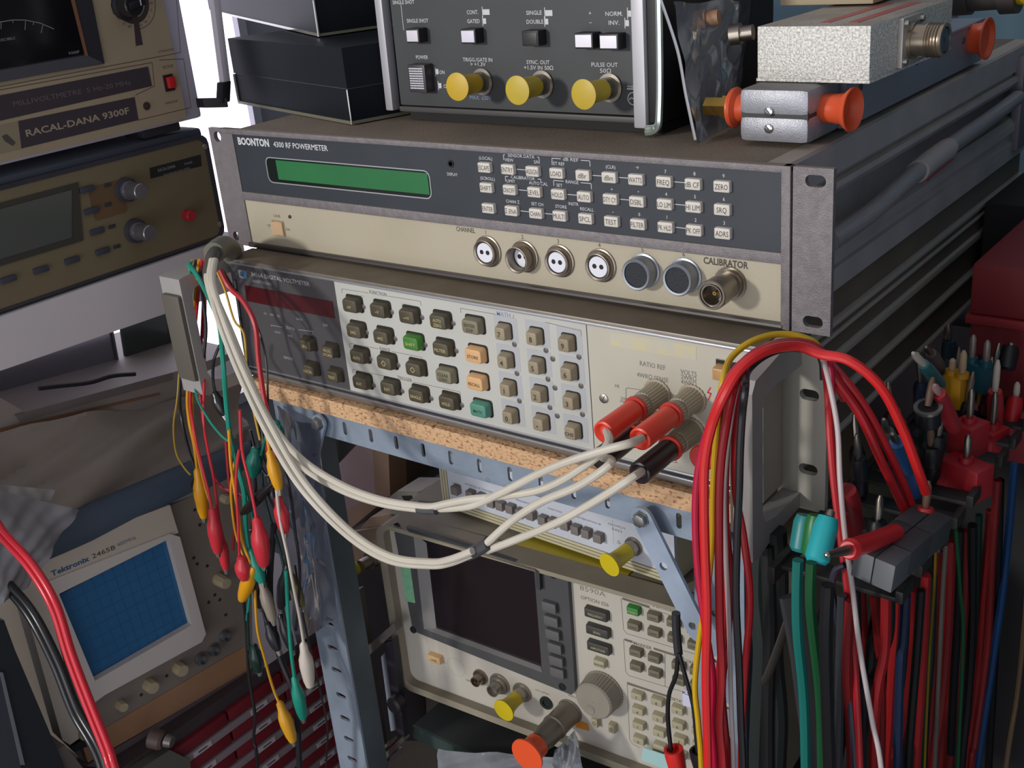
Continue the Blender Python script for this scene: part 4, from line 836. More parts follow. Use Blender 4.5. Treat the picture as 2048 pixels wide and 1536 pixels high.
ppoly(t, 'flat_bar', F, [(664, 868), (716, 884), (668, 935), (690, 1062), (660, 1062), (634, 950)], 0, 3, mat('4c5249', .6, .2))

# ================================================================== FUNCTION GENERATOR (cream, small grey buttons)
def function_generator():
    a = P(890, 1010, Y=78); F = Fr(a, yaw=-2.2); f = lambda x, y, d=0: F.px(x, y, d)
    t = thing('function_generator', 'slim pale instrument with a row of grey buttons and a yellow cap, on the analyzer', 'test instrument', F)
    CR = mat('c4bda0', .5, c2='b8b192', ns=20)
    H = 52; L = 226
    part(t, 'case', MB().box(0, L, 3, 200, 0, H, 1.5), mat('a8a18a', .6, dust='867b68', dustamt=.7))
    fr = MB()
    for i in range(3): fr.box(0, L, -2 + i * .5, 4, i * 2.5, i * 2.5 + 2.1, .4)
    for i in range(3): fr.box(i * 2.3, i * 2.3 + 1.9, -2 + i * .5, 4, 0, H, .4)
    part(t, 'ribbed_bezel', fr, CR, label='ribbed cream bezel')
    part(t, 'front_panel', MB().box(7, L, -.2, 4, 7.5, H), mat('c6cbd6', .5, c2='bcc1cc', ns=12))
    bts = [(911, 981), (941, 990), (962, 996), (983, 1006), (1001, 1012), (1021, 1018), (1041, 1027), (1062, 1031), (1086, 1041), (1106, 1046), (1131, 1051), (1152, 1060), (1173, 1067), (1197, 1076)]
    for x, y in bts:
        cx, cz = f(x, y, -4); part(t, 'push_button', MB().box(cx - 3.9, cx + 3.2, -6, 0, cz - 3.6, cz + 3.6, .4), mat('77706d', .5))
    wi = MB()
    for (x, y, s, w) in [(914, 968, 'POWER', 6), (962, 977, 'INTERVAL OF TRIGGERING', 34), (943, 980, 'SEC', 4), (1046, 1003, 'FREQUENCY', 14), (1110, 1020, 'FUNCTION', 13), (1178, 1041, 'ATTENUATION dB', 22), (1234, 1052, 'OUTPUT', 16), (1234, 1060, '50\u03a9', 9)]:
        wi.txt(s, *f(x, y), 1.6, w, -.3)
    p = f(1238, 1084); wi.path([(p[0] - 1.5, p[1] - 1.2), (p[0] + 1.5, p[1] - 1.2), (p[0], p[1] + 1.5)], .3, -.3, True)
    part(t, 'panel_lettering', wi, mat('5b606c', .6), kind='stuff')
    p, q = f(1225, 1040), f(1229, 1100); part(t, 'panel_line', MB().path([p, (p[0], p[1] - 20)], .4, -.25), mat('9ba0aa', .6))
    cx, cz = f(1268, 1092); part(t, 'socket', MB().lathe([(0, 7.6), (1.5, 7.4), (1.6, 6), (8, 6), (8, .1)], (cx, -.2, cz), (0, -1, 0), 24), NICKEL)
    part(t, 'dust_cap', MB().lathe([(0, 6), (10, 6.2), (18, 6.6), (22, 9.2), (23, 9.2), (23.2, .1)], (cx, -5, cz), (-.12, -1, -.1), 28), mat('cdb81c', .4), label='yellow plastic cap')
function_generator()
t = thing('ruler', 'yellow plastic ruler lying under the function generator', 'ruler', Fr(P(1020, 1100, Y=55), yaw=2)); F = Fr(P(1020, 1100, Y=55), yaw=2)
rl = MB().box(0, 102, 0, 24, 0, 3.0, .3); part(t, 'blade', rl, mat('a99a2a', .5, c2='988a22', ns=30))
tk = MB()
for i in range(50): tk.box(1 + i * 2, 1.3 + i * 2, -.05, .02, 1, 1.6 if i % 5 else 2.4)
part(t, 'tick_marks', tk, mat('5c5420', .6), kind='stuff')

# ================================================================== SPECTRUM ANALYZER
def analyzer():
    F = Fr(P(821, 1361, Y=40), yaw=3.4); f = lambda x, y, d=0: F.px(x, y, d)
    t = thing('spectrum_analyzer', 'large beige-grey analyzer with a dark screen and round tuning knob, low centre', 'test instrument', F)
    x0 = -6; z1 = f(770, 1036)[1]; W_ = 334; z0 = -3
    BG = mat('8c8674', .6, c2='7a7464', ns=25, dust='6e675b', dustamt=.5); 
    part(t, 'case', MB().box(x0 + 1, W_, 10, 330, z0 + 2, z1 - 1, 4), BG)
    outer = rrect((x0 + W_) / 2, (z0 + z1) / 2, W_ - x0, z1 - z0, 14, 6); inner = rrect((x0 + W_) / 2 + .5, (z0 + z1) / 2 + 1.6, W_ - x0 - 15, z1 - z0 - 10.8, 9, 6)
    part(t, 'front_bezel', MB().plate(outer, -9, 12, [inner]), mat('938c7b', .55, c2='88816f', ns=30, dust='746c5e', dustamt=.7))
    part(t, 'front_panel', MB().plate(inner, -.6, 6), mat('bab6ac', .55, c2='afaa9f', ns=12))
    DK = mat('4c4d4f', .5, c2='434446', ns=25); DK2 = mat('5a5a5a', .55)
    q = [(786, 1050), (1135, 1156), (1150, 1383), (1143, 1390), (826, 1262)]
    scr = [(853, 1086), (1066, 1140), (1082, 1333), (873, 1256)]
    op = [(824, 1062), (1090, 1145), (1108, 1352), (846, 1262)]
    F5 = -5
    hole = [f(x, y, F5) for x, y in [(826, 1064), (1068, 1138), (1084, 1345), (848, 1258)]]
    part(t, 'screen_surround', MB().plate([f(x, y, F5) for x, y in q], F5, 0, [hole]), DK, label='dark grey screen surround')
    lip = MB(); m0 = [f(x, y, F5) for x, y in [(818, 1050), (1078, 1132), (1080, 1139), (824, 1060)]]; lip.plate(m0, -9, F5)
    m1 = [f(x, y, F5) for x, y in [(1076, 1132), (1084, 1137), (1086, 1176), (1078, 1172)]]; lip.plate(m1, -9, F5); part(t, 'screen_hood', lip, mat('38393b', .5))
    part(t, 'screen', MB().plate(hole, -.9, 0), mat('221a1f', .12, c2='1e171c', ns=9), label='dark purplish glass screen')
    # sloping sills from the surround in to the glass
    g = [f(x, y, -.9) for x, y in scr]
    sill = MB(); sill.add([(hole[3][0], F5, hole[3][1]), (hole[2][0], F5, hole[2][1]), (g[2][0], -1, g[2][1]), (g[3][0], -1, g[3][1])], [(0, 1, 2, 3)]); sill.add([(hole[0][0], F5, hole[0][1]), (hole[3][0], F5, hole[3][1]), (g[3][0], -1, g[3][1]), (g[0][0], -1, g[0][1])], [(0, 1, 2, 3)])
    part(t, 'screen_sill', sill, mat('7b7a78', .6))
    for x, y in [(794, 1052), (1106, 1150), (826, 1260), (1124, 1374)]:
        cx, cz = f(x, y, -5.5); part(t, 'corner_screw', MB().lathe([(0, 3.4), (.8, 3.2), (.8, 2), (.2, 1.8), (.2, .1)], (cx, -5, cz), (0, -1, 0), 16), mat('33383a', .4, .5))
    for x, y in [(1106, 1215), (1110, 1243), (1113, 1270), (1117, 1297), (1120, 1323), (1122, 1346)]:
        cx, cz = f(x - 6, y, -8); part(t, 'soft_key', MB().box(cx - 7, cx + 5.5, -9, -4, cz - 4.4, cz + 4.2, .8), DK2)
    m2 = [f(x, y, F5) for x, y in [(801, 1130), (821, 1136), (831, 1206), (812, 1202)]]; part(t, 'green_sticker', MB().plate(m2, -5.3, -4.9), mat('86c29a', .7, c2='6fa884', ns=200))
    for fx_, fy_ in ((30, 40), (290, 40), (30, 280), (290, 280)): part(t, 'foot', MB().box(fx_, fx_ + 24, fy_, fy_ + 24, -51, -1), mat('1e1c1c', .7))
    # keys
    OL = mat('6f6a57', .5, c2='656050', ns=30); CRM = mat('a8a187', .5, c2='9c957b', ns=30); DKK = mat('3e3c38', .45)
    K = [(1191, 1230, 20, 8.6, DKK, 'FREQUENCY'), (1194, 1264, 20, 8.6, DKK, 'SPAN'), (1196, 1297, 20, 8.6, DKK, 'AMPLITUDE'), (1198, 1328, 10.6, 7.2, CRM, 'ON/OFF'), (1265, 1223, 10.6, 7, mat('2f7d33', .45), 'PRESET')]
    K += [(x, y, 10.6, 7, OL, '') for x, y in [(1305.6, 1236), (1345, 1248), (1386, 1262), (1266, 1254), (1306.6, 1267), (1346.6, 1279.5), (1387, 1293), (1270, 1306.5), (1307, 1318.5), (1271, 1335.7), (1308, 1348), (1355, 1334), (1391, 1345), (1356, 1363), (1391, 1375)]]
    for i, (x, y) in enumerate([(1273, 1393.5), (1313, 1405), (1354, 1422), (1275, 1423), (1315.5, 1437.5), (1355, 1452), (1276, 1452.5), (1317, 1467), (1358, 1481.6), (1277, 1482), (1317.5, 1496), (1359, 1512), (1394, 1434), (1395, 1464), (1396, 1493)]): K.append((x, y, 10.4, 7, CRM, (list('789456123') + ['0', '.', '-', '', '', ''])[i]))
    K += [(1188.6, 1446, 6.6, 8.6, CRM, '\u25c7'), (1223, 1458, 6.6, 8.6, CRM, '\u25c7'), (868, 1319, 14, 8, mat('cda87a', .45), 'LINE')]
    l0 = MB(); l1 = MB()
    for x, y, w, h, m, s in K:
        cx, cz = f(x, y, -5); part(t, 'key', MB().pad(cx, cz, w, h, -.4, -5.6, 1, .8, .4, 2), m, label='green preset key' if s == 'PRESET' else 'orange line key' if s == 'LINE' else None)
        if s == '\u25c7': l1.path([(cx - 1.6, cz), (cx, cz + 1.6), (cx + 1.6, cz), (cx, cz - 1.6)], .4, -5.7, True)
        elif s: (l0 if m in (DKK, K[4][4]) else l1).txt(s, cx, cz - .6, 2 if len(s) > 1 else 2.6, 1.35 * len(s) + .6 if len(s) > 1 else None, -5.7, .01)
        elif m is OL: l1.box(cx - 2.6, cx + 2.6, -5.7, -5.6, cz - .5, cz + .3)
    part(t, 'key_lettering', l0, mat('a5a17a', .6), kind='stuff'); part(t, 'key_lettering', l1, mat('4f4a3c', .6), kind='stuff')
    wi = MB(); wi.txt('8590A', *f(1186, 1181), 4.4, 22, -.7, -.012); wi.txt('OPTION 026', *f(1190, 1201), 3.2, 24, -.7, .005); wi.txt('INSTRUMENT STATE', *f(1352, 1222), 2.8, 36, -.7, .01); wi.txt('MARKER', *f(1286, 1290), 2.8, 15, -.7, .015); wi.txt('CONTROL', *f(1388, 1325), 2.8, 16, -.7, .015); wi.txt('DATA', *f(1352, 1399), 2.8, 9.4, -.7, .015)
    wi.txt('100MHz COMP OUT', *f(951, 1365), 1.8, 19, -.7); wi.txt('VOL INTEN', *f(1085, 1383), 1.7, 13, -.7); wi.txt('INPUT 50\u03a9', *f(1155, 1395), 1.8, 16, -.7)
    def rbox(pts, w=.4):
        wi.path([f(x, y) for x, y in pts], w, -.68)
    rbox([(1400, 1250), (1243, 1196), (1248, 1258), (1254, 1266), (1400, 1310)]); rbox([(1272, 1285), (1248, 1278), (1252, 1342), (1258, 1350), (1331, 1372), (1331, 1306)]); rbox([(1331, 1372), (1400, 1392)]); rbox([(1400, 1413), (1255, 1363), (1260, 1478), (1266, 1487), (1281, 1495)])
    bars = [((1246, 1196), (1300, 1213)), ((1250, 1278), (1266, 1283)), ((1308, 1296), (1368, 1315)), ((1256, 1366), (1340, 1393))]
    for a, b in bars: a, b = f(*a), f(*b); wi.line(a[0], a[1], b[0], b[1], 2.0, -.68)
    part(t, 'panel_lettering', wi, mat('6a655a', .65), kind='stuff')
    # tuning knob
    cx, cz = f(1208, 1379); kk = part(t, 'tuning_knob', MB().lathe([(0, 17.5), (1.5, 17.5), (1.6, 16.8), (15, 16.0), (16.4, 14.8), (16.6, .1)], (cx, -.6, cz), (0, -1, 0), 80, 1, .45), mat('8f8a7e', .5, c2='857f73', ns=30))
    part(t, 'finger_dimple', MB().lathe([(0, 4.0), (.5, 3.9), (.3, 3), (.2, .1)], (cx - 3, -17.1, cz - 8), (0, -1, 0), 24), mat('8b867c', .3), parent=kk)
    # connectors
    cx, cz = f(963, 1352); part(t, 'coax_socket', MB().lathe([(0, 7.2), (2, 7.0), (2, 4.8), (9, 4.6), (9, 3.6), (5, 3.4), (5, 1.2), (9, 1.1), (9, .1)], (cx, -.6, cz), (0, -1, 0), 22), mat('8f8377', .3, .9))
    cx, cz = f(1001, 1366); part(t, 'coax_socket', MB().lathe([(0, 9.8), (1.5, 9.6), (1.6, 8), (4, 7.8), (4.2, 5.6), (12, 5.4), (12, 4.4), (8, 4.2), (8, .1)], (cx, -.6, cz), (0, -1, 0), 26), mat('9c968c', .35, .8))
    cx, cz = f(1046, 1383); part(t, 'coax_socket', MB().lathe([(0, 9), (1.5, 8.8), (1.6, 6.2), (9, 6), (9, .1)], (cx, -.6, cz), (0, -1, 0), 24), mat('9c968c', .35, .8))
    part(t, 'dust_cap', MB().lathe([(0, 6), (10, 6.1), (16, 6.8), (21, 9.6), (22, 9.6), (22.3, .1)], (cx, -5, cz), (-.05, -1, -.02), 28), mat('c5b017', .4), label='yellow plastic cap')
    cx, cz = f(1094, 1404); part(t, 'phone_jack', MB().lathe([(0, 6), (1.6, 5.8), (1.6, 3), (.4, 2.8), (.4, .1)], (cx, -.6, cz), (0, -1, 0), 22), mat('232a2a', .3))
    cx, cz = f(1141, 1421); c = part(t, 'input_connector', MB().lathe([(0, 11), (1, 11), (1.2, 10.2), (20, 10), (21, 10.6), (23, 10.6), (24, 9.8), (36, 9.6), (40, 8.6), (52, 8.4), (52, .1)], (cx, -.6, cz), (-.04, -1, 0), 32), mat('7f776e', .4, .6))
    part(t, 'end_cap', MB().lathe([(0, 9.6), (8, 9.8), (11, 11.2), (13, 14), (14.4, 14), (14.6, .1)], (cx - 1.9, -46, cz), (-.04, -1, 0), 30), mat('e2552c', .35), parent=c, label='orange cap')
    ppoly(t, 'warning_label', F, [(1148, 1438), (1176, 1447), (1179, 1462), (1152, 1455)], -.8, -.5, mat('c07a24', .5), label='orange warning label')
    ppoly(t, 'white_tag', F, [(1364, 1379), (1396, 1388), (1398, 1418), (1366, 1411)], -6.4, -6.0, mat('c9cbe0', .6), label='small white paper tag')
    tg = MB().txt('K36', *f(1375, 1387, -6.4), 2.6, 8, -6.5, .02); part(t, 'tag_lettering', tg, mat('31406c', .6), kind='stuff')
    ppoly(t, 'blue_label', F, [(1286, 1495), (1345, 1515), (1345, 1545), (1282, 1520)], -9.6, -9, mat('9fc5c4', .6), label='pale blue label strip')
    e = MB(); cx, cz = f(913, 1333); e.path(circ(cx, cz, 9, 24), .3, -.66, True); part(t, 'printed_ring', e, mat('9c988d', .6))
    return t
analyzer()
# shelf below the analyzer and what lies on it
t = thing('lower_shelf', 'dark board under the beige-grey analyzer', 'shelf', Fr((60, 40, -470)))
part(t, 'board', MB().box(20, 360, 0, 340, 0, 14), mat('2a2f2c', .8, c2='22251f', ns=10)); part(t, 'front_edge', MB().box(20, 360, -3, 0, 0, 14), mat('30403c', .6))
t = thing('plastic_bag', 'clear crumpled plastic bag lying at the bottom edge under the analyzer', 'bag', Fr(P(1040, 1530, Y=0)))
o = P(1040, 1530, Y=0); q = [P(870, 1500, Y=20) - o, P(1160, 1520, Y=26) - o, P(1230, 1640, Y=0) - o, P(880, 1650, Y=0) - o]
part(t, 'film', sheet(crumple(*q, 20, 7, 21)), mat('b9bec6', .18, c2='8c9097', ns=16, tr=.45, spec=.8, ior=1.1)); q = [P(1110, 1500, Y=8) - o, P(1150, 1460, Y=14) - o, P(1180, 1600, Y=0) - o, P(1100, 1620, Y=0) - o]
part(t, 'bag_corner', sheet(crumple(*q, 8, 3, 5)), FILM)

# ================================================================== BEHIND THE STAND
t = thing('monitor', 'old monitor with a pinkish-grey bulging screen seen between the steel struts', 'monitor', Fr(P(740, 1090, Y=150))); F = Fr(P(740, 1090, Y=150), yaw=4)
def bulge(F, pts, n, h, y):
    a, b, c, d = [Vector(F.px(*p)) for p in pts]; g = []
    for i in range(n + 1):
        r = []
        for j in range(n + 1):
            u, v = j / n, i / n; p = (a * (1 - u) + b * u) * (1 - v) + (d * (1 - u) + c * u) * v; r.append(Vector((p.x, y - h * (1 - (2 * u - 1) ** 2) * (1 - (2 * v - 1) ** 2), p.y)))
        g.append(r)
    return sheet(g)
part(t, 'screen', bulge(F, [(655, 800), (752, 830), (760, 985), (668, 1035)], 10, 8, -3), mat('9c888c', .12, c2='8a787c', ns=8))
fx = [F.px(*p) for p in [(640, 780), (785, 820), (790, 985), (680, 1075)]]; hx = [F.px(*p) for p in [(655, 800), (750, 828), (758, 985), (668, 1035)]]
part(t, 'frame', MB().plate(fx, -4, 20, [hx]), mat('8d7460', .6, c2='7a6352', ns=12)); part(t, 'body', MB().plate(fx, 20, 160), mat('4b4038', .7))
t = thing('dark_backing', 'dark purplish panel behind the function generator, extended to stand in for shade behind the rack', 'cabinet', Fr((20, 400, -440)))  # dark panel stretched across to stand in for shade under the chipboard
part(t, 'panel', MB().box(-70, 436, 0, 60, -300, 300, 2), mat('3a3338', .7, c2='2d272c', ns=5)); part(t, 'side_post', MB().box(-86, -70, -10, 60, 0, 300, 2), mat('4a4349', .6))
t = thing('tape_dispenser', 'grey moulded plastic holder standing behind the analyzer top edge', 'holder', Fr(P(850, 1040, Y=110))); F = Fr(P(850, 1040, Y=110), yaw=6)
part(t, 'base', MB().plate([F.px(*p) for p in [(768, 1032), (770, 1000), (790, 985), (842, 983), (850, 992), (880, 990), (884, 1040), (870, 1060)]], 0, 30), mat('8c8982', .6)); part(t, 'ledge', MB().box(-14, 10, -6, 0, 2, 8, 1), mat('6b675f', .6))
part(t, 'slot', MB().plate([F.px(*p) for p in [(800, 994), (822, 992), (826, 1002), (806, 1004)]], -.5, 0), mat('1d1a17', .8))
t = thing('brown_case', 'dusty brown moulded case below the monitor', 'box', Fr(P(740, 1300, Y=110))); F = Fr(P(740, 1300, Y=110))
part(t, 'body', MB().plate([F.px(*p) for p in [(690, 1090), (740, 1035), (840, 1020), (850, 1330), (705, 1230)]], 0, 60), mat('8a7462', .7, c2='75614f', ns=10)); part(t, 'lid_ridge', MB().plate([F.px(*p) for p in [(700, 1062), (790, 1046), (800, 1066), (706, 1086)]], -4, 0), mat('6a5949', .7))
part(t, 'dark_base', MB().plate([F.px(*p) for p in [(700, 1130), (842, 1120), (855, 1480), (705, 1480)]], -1.5, -.2), mat('1c181b', .7))
t = thing('capped_socket', 'socket with a yellow plastic cap in the dark gap left of the analyzer', 'socket', Fr(P(688, 1152, Y=40))); part(t, 'cap', MB().lathe([(0, 6), (8, 6.4), (12, 8.6), (13, 8.6), (13.2, .1)], (0, 16, 0), (-.1, -1, 0), 26), mat('a39a1e', .5)); part(t, 'socket', MB().lathe([(0, 8), (4, 8), (4, 5.5), (14, 5.5), (14, .1)], (3, 34, 0), (-.1, -1, 0), 20), NICKEL)
def rod(t, name, pts, r, m, F=None, label=None): return part(t, name, MB().tube(pts, r, 8, 0), m, label=label)
t = thing('tilt_stand', 'beige-grey bent metal stand frame left of the analyzer', 'stand', Fr(P(740, 1500, Y=20))); F = Fr(P(740, 1500, Y=20)); mm = mat('77706a', .5, .3); f3 = lambda x, y, d=0: Vector((F.px(x, y, d)[0], d, F.px(x, y, d)[1]))
part(t, 'upper_bar', MB().plate([F.px(*p) for p in [(705, 1318), (788, 1246), (792, 1262), (716, 1330)]], 0, 8), mm); part(t, 'post', MB().plate([F.px(*p) for p in [(764, 1290), (782, 1282), (806, 1478), (792, 1478)]], 2, 8), mat('34333a', .5, .3)); part(t, 'lower_bar', MB().plate([F.px(*p) for p in [(750, 1525), (804, 1474), (808, 1482), (758, 1532)]], 0, 8), mm); part(t, 'inner_bar', MB().plate([F.px(*p) for p in [(757, 1500), (790, 1474), (792, 1478), (760, 1506)]], 0, 6), mm)
part(t, 'white_sheet', MB().plate([F.px(*p) for p in [(748, 1325), (764, 1305), (784, 1470), (768, 1474)]], 9, 11), mat('8c94a3', .6), label='pale strip inside the frame')
part(t, 'side_post', MB().plate([F.px(*p) for p in [(680, 1195), (702, 1190), (757, 1540), (722, 1540)]], 9, 16), mat('57504a', .6)); part(t, 'knob', MB().lathe([(0, 8), (8, 8), (10, 6), (10, .1)], f3(800, 1402, -2), (0, -1, 0), 16), mat('211e22', .5))

# ================================================================== OSCILLOSCOPE, LOWER LEFT
def scope():
    F = Fr((-80, 0, -330), face='x', yaw=-4); f = lambda x, y, d=0: F.px(x, y, d)
    t = thing('oscilloscope', 'grey-brown oscilloscope with a large blue gridded screen, lower left', 'test instrument', F)
    BZ = mat('c2baad', .5, c2='b5ad9f', ns=12, dust='8a8173', dustamt=.6); PN = mat('837a71', .6, c2='756c63', ns=14)
    ppoly(t, 'case', F, [(38, 1168), (110, 1075), (384, 978), (500, 930), (505, 1345), (178, 1530), (134, 1488)], 6, 260, mat('6e665d', .6, c2='645c54', ns=8))
    ppoly(t, 'front_panel', F, [(60, 1150), (384, 985), (500, 935), (505, 1290), (190, 1470), (140, 1480)], -.5, 8, PN, label='taupe control panel')
    ppoly(t, 'bottom_band', F, [(176, 1525), (160, 1478), (200, 1462), (498, 1288), (503, 1338)], -1.2, 6, mat('a07a5c', .6, c2='957052', ns=14), label='orange-brown bottom band')
    ppoly(t, 'bottom_rail', F, [(172, 1532), (186, 1524), (503, 1338), (503, 1347), (192, 1535)], -2.4, 4, mat('6d6266', .5, .3)) 
    ppoly(t, 'carry_rim', F, [(36, 1165), (60, 1148), (84, 1160), (158, 1438), (168, 1470), (140, 1490), (125, 1480)], -10, 6, BZ, label='rounded left rim')
    # screen bezel with a real opening
    ob = [(82, 1174), (94, 1164), (340, 1068), (360, 1074), (412, 1268), (404, 1284), (210, 1390), (170, 1420)]
    ib = [f(x, y, -9) for x, y in [(118, 1188), (338, 1078), (384, 1250), (190, 1362)]]
    part(t, 'screen_bezel', MB().plate([f(x, y, -9) for x, y in ob], -9, 0, [ib]), mat('ccc6c0', .4, c2='c0bab4', ns=12), label='pale screen bezel')
    ppoly(t, 'name_strip', F, [(70, 1140), (96, 1100), (340, 1010), (357, 1066), (345, 1070), (92, 1170), (80, 1170)], -7.5, 0, BZ)
    sc = [(118, 1186), (322, 1086), (370, 1252), (186, 1352)]
    ppoly(t, 'screen', F, [(108, 1196), (342, 1070), (392, 1262), (180, 1378)], -2.2, 0, mat('2b6797', .35, c2='265d8a', ns=9), label='blue screen', d=-2.2)
    c = [Vector(f(x, y, -2.3)) for x, y in sc]; gl = MB()
    for i in range(11):
        u = i / 10; a = c[0].lerp(c[1], u); b = c[3].lerp(c[2], u); gl.line(a.x, a.y, b.x, b.y, .45 if i != 5 else .7, -2.35)
    for i in range(9):
        u = i / 8; a = c[0].lerp(c[3], u); b = c[1].lerp(c[2], u); gl.line(a.x, a.y, b.x, b.y, .45 if i != 4 else .7, -2.38)
    part(t, 'graticule', gl, mat('235a82', .5), kind='stuff')
    a, b = f(102, 1148, -7.6), f(178, 1116, -7.6); sl = (b[1] - a[1]) / (b[0] - a[0]); tx = MB().txt('Tektronix', a[0], a[1], 4.6, b[0] - a[0], -7.7, .03, 'L', sl); part(t, 'maker_lettering', tx, mat('2f567c', .5), label='blue maker lettering', kind='stuff')
    a, b = f(184, 1113, -7.6), f(230, 1093, -7.6); tx = MB().txt('2465B', a[0], a[1], 4.2, b[0] - a[0], -7.7, .0, 'L', sl); part(t, 'model_lettering', tx, mat('3c3934', .5), kind='stuff')
    a, b = f(234, 1090, -7.6), f(272, 1074, -7.6); tx = MB().txt('400MHz', a[0], a[1], 3.4, b[0] - a[0], -7.7, .0, 'L', sl); part(t, 'frequency_lettering', tx, mat('6c7a90', .5), kind='stuff')
    IV = mat('aea184', .5, c2='a09376', ns=30)
    for x, y, r, L in [(170, 1462, 8.4, 12), (248, 1415, 5.0, 8), (306, 1375, 6.6, 9), (365, 1341, 6.6, 9), (445, 1163, 6.2, 14), (457, 1000, 5, 8)]:
        cx, cz = f(x, y, -8); part(t, 'control_knob', MB().lathe([(0, r * .95), (L * .75, r * .9), (L, r * .8), (L + .1, .1)], (cx, -.6, cz), (0, -1, 0), 18, 1, .3), IV)
    for x, y in [(402, 1318), (450, 1272), (428, 1300)]:
        cx, cz = f(x, y, -2); part(t, 'coax_socket', MB().lathe([(0, 6), (1, 6), (1, 4.6), (6, 4.4), (6, 3.4), (3, 3.2), (3, .1)], (cx, -.6, cz), (0, -1, 0), 20), mat('8b8c90', .35, .8))
    mk = MB()
    for x, y in [(283, 1390), (334, 1352), (390, 1020), (400, 1050), (388, 1116), (395, 1128), (452, 1230), (440, 1200), (430, 1190), (415, 1132), (418, 1205)]:
        cx, cz = f(x, y, -1); mk.lathe([(0, 1.6), (.4, 1.5), (.5, .1)], (cx, -.5, cz), (0, -1, 0), 10)
    part(t, 'small_sockets', mk, mat('2c2726', .6), kind='stuff')
    ppoly(t, 'foot', F, [(142, 1494), (172, 1475), (190, 1472), (188, 1486), (152, 1504)], -3, 8, mat('1b1b20', .6)); ppoly(t, 'top_edge', F, [(80, 1120), (150, 1060), (384, 980), (388, 990), (150, 1075)], -4, 8, mat('7d766d', .5))
scope()
# component cabinet with red drawers
def cabinet():
    F = Fr((-66, 0, -640), face='x'); f = lambda x, y, d=0: F.px(x, y, d)
    t = thing('drawer_cabinet', 'cabinet of shallow dark red drawers with label strips under the oscilloscope', 'cabinet', F)
    part(t, 'carcass', MB().box(-190, 150, 4, 180, 0, 215), mat('3c3336', .6))
    RD = mat('751a27', .5, c2='681520', ns=18); GR = mat('85777c', .5)
    for r in range(9):
        z = 190 - r * 22
        part(t, 'shelf_strip', MB().box(-190, 150, -3, 6, z - 9, z - 1.5, .6), GR)
        for k in range(5):
            y = -186 + k * 67; d = part(t, 'drawer', MB().box(y, y + 64, -1.5, 8, z, z + 11.5, .8), RD)
            part(t, 'label_holder', MB().box(y + 22, y + 42, -3.6, -2.6, z - 8, z - 2.4), mat('b0a8ac', .6), parent=d)
            part(t, 'label_mark', MB().box(y + 27, y + 37, -3.8, -3.5, z - 6, z - 4.4), mat('4e4648', .6), parent=d)
cabinet()
t = thing('control_box', 'grey-beige box corner with a round knob at the bottom left', 'electronic component', Fr((-60, -150, -470), face='x')); F = Fr((-60, -150, -470), face='x')
ppoly(t, 'body', F, [(80, 1560), (110, 1500), (130, 1490), (200, 1580)], 0, 60, mat('5c5550', .6)); ppoly(t, 'panel', F, [(270, 1545), (340, 1500), (380, 1520), (385, 1570), (270, 1590)], 0, 40, mat('56564f', .6))
cx, cz = F.px(336, 1478, -4); part(t, 'knob', MB().lathe([(0, 9), (10, 8.4), (12, 6), (12, .1)], (cx - 8, 8, cz + 2), (.4, -1, -.2), 20), mat('5c4c46', .5)); part(t, 'knob_tip', MB().lathe([(0, 6), (6, 5), (6, .1)], (cx - 2, -4, cz), (.4, -1, -.2), 18), mat('7a7670', .4, .5))
t = thing('dark_instrument', 'dark slate instrument side with a thin bright edge, far lower left', 'test instrument', Fr((-58, -230, -420), face='x')); F = Fr((-58, -230, -420), face='x')
ppoly(t, 'case', F, [(-120, 1250), (8, 1240), (30, 1300), (140, 1560), (-120, 1700)], 0, 60, mat('23272c', .5)); ppoly(t, 'bright_edge', F, [(0, 1345), (6, 1345), (50, 1530), (42, 1530)], -2, 0, mat('8b8f96', .4, .4))
ppoly(t, 'grey_face', F, [(-60, 1330), (2, 1345), (44, 1545), (-60, 1545)], -1.2, 0, mat('3c3e48', .5))

# ================================================================== UNDER THE WHITE SHELF
t = thing('flat_case', 'flat grey-brown slab case with an orange edge line under the white shelf', 'box', Fr((-150, 0, -180), face='x')); F = Fr((-150, 0, -180), face='x')
ppoly(t, 'body', F, [(-60, 880), (-60, 760), (60, 830), (345, 745), (480, 700), (480, 790), (340, 830), (0, 905)], 0, 160, mat('958c86', .6, c2='857d77', ns=7)); ppoly(t, 'orange_line', F, [(0, 858), (320, 786), (320, 790), (0, 864)], -1, 0, mat('7e5a3e', .6))
ppoly(t, 'printed_band', F, [(0, 866), (105, 846), (110, 872), (0, 900)], -.9, 0, mat('6b4a4c', .6, c2='54505c', ns=30)); ppoly(t, 'top_deck', F, [(30, 830), (345, 745), (345, 760), (40, 845)], -1.4, 0, mat('6e6863', .6))
t = thing('dust_cover', 'crumpled brown-grey plastic cover spread between the slab case and the oscilloscope', 'cover', Fr((-130, 0, -250), face='x')); o = Vector((-130, 0, -250)); F = Fr(o, face='x')
def G(x, y, X): return F.loc(P(x, y, X=X))
part(t, 'film', sheet(crumple(G(-40, 870, -140), G(480, 775, -150), G(500, 960, -95), G(-40, 1130, -70), 16, 9, 31)), mat('9f968c', .55, c2='857d74', ns=8))
t = thing('foam_tube', 'dark blue-grey foam tube lying along the top of the oscilloscope', 'tube', Fr((-100, 0, -240), face='x')); F = Fr((-100, 0, -240), face='x')
part(t, 'tube', MB().tube([F.loc(P(x, y, X=-92)) for x, y in [(20, 1110), (140, 1062), (270, 1005), (400, 950), (500, 915)]], 15, 16, 5), mat('48586a', .7, c2='3c4956', ns=14))
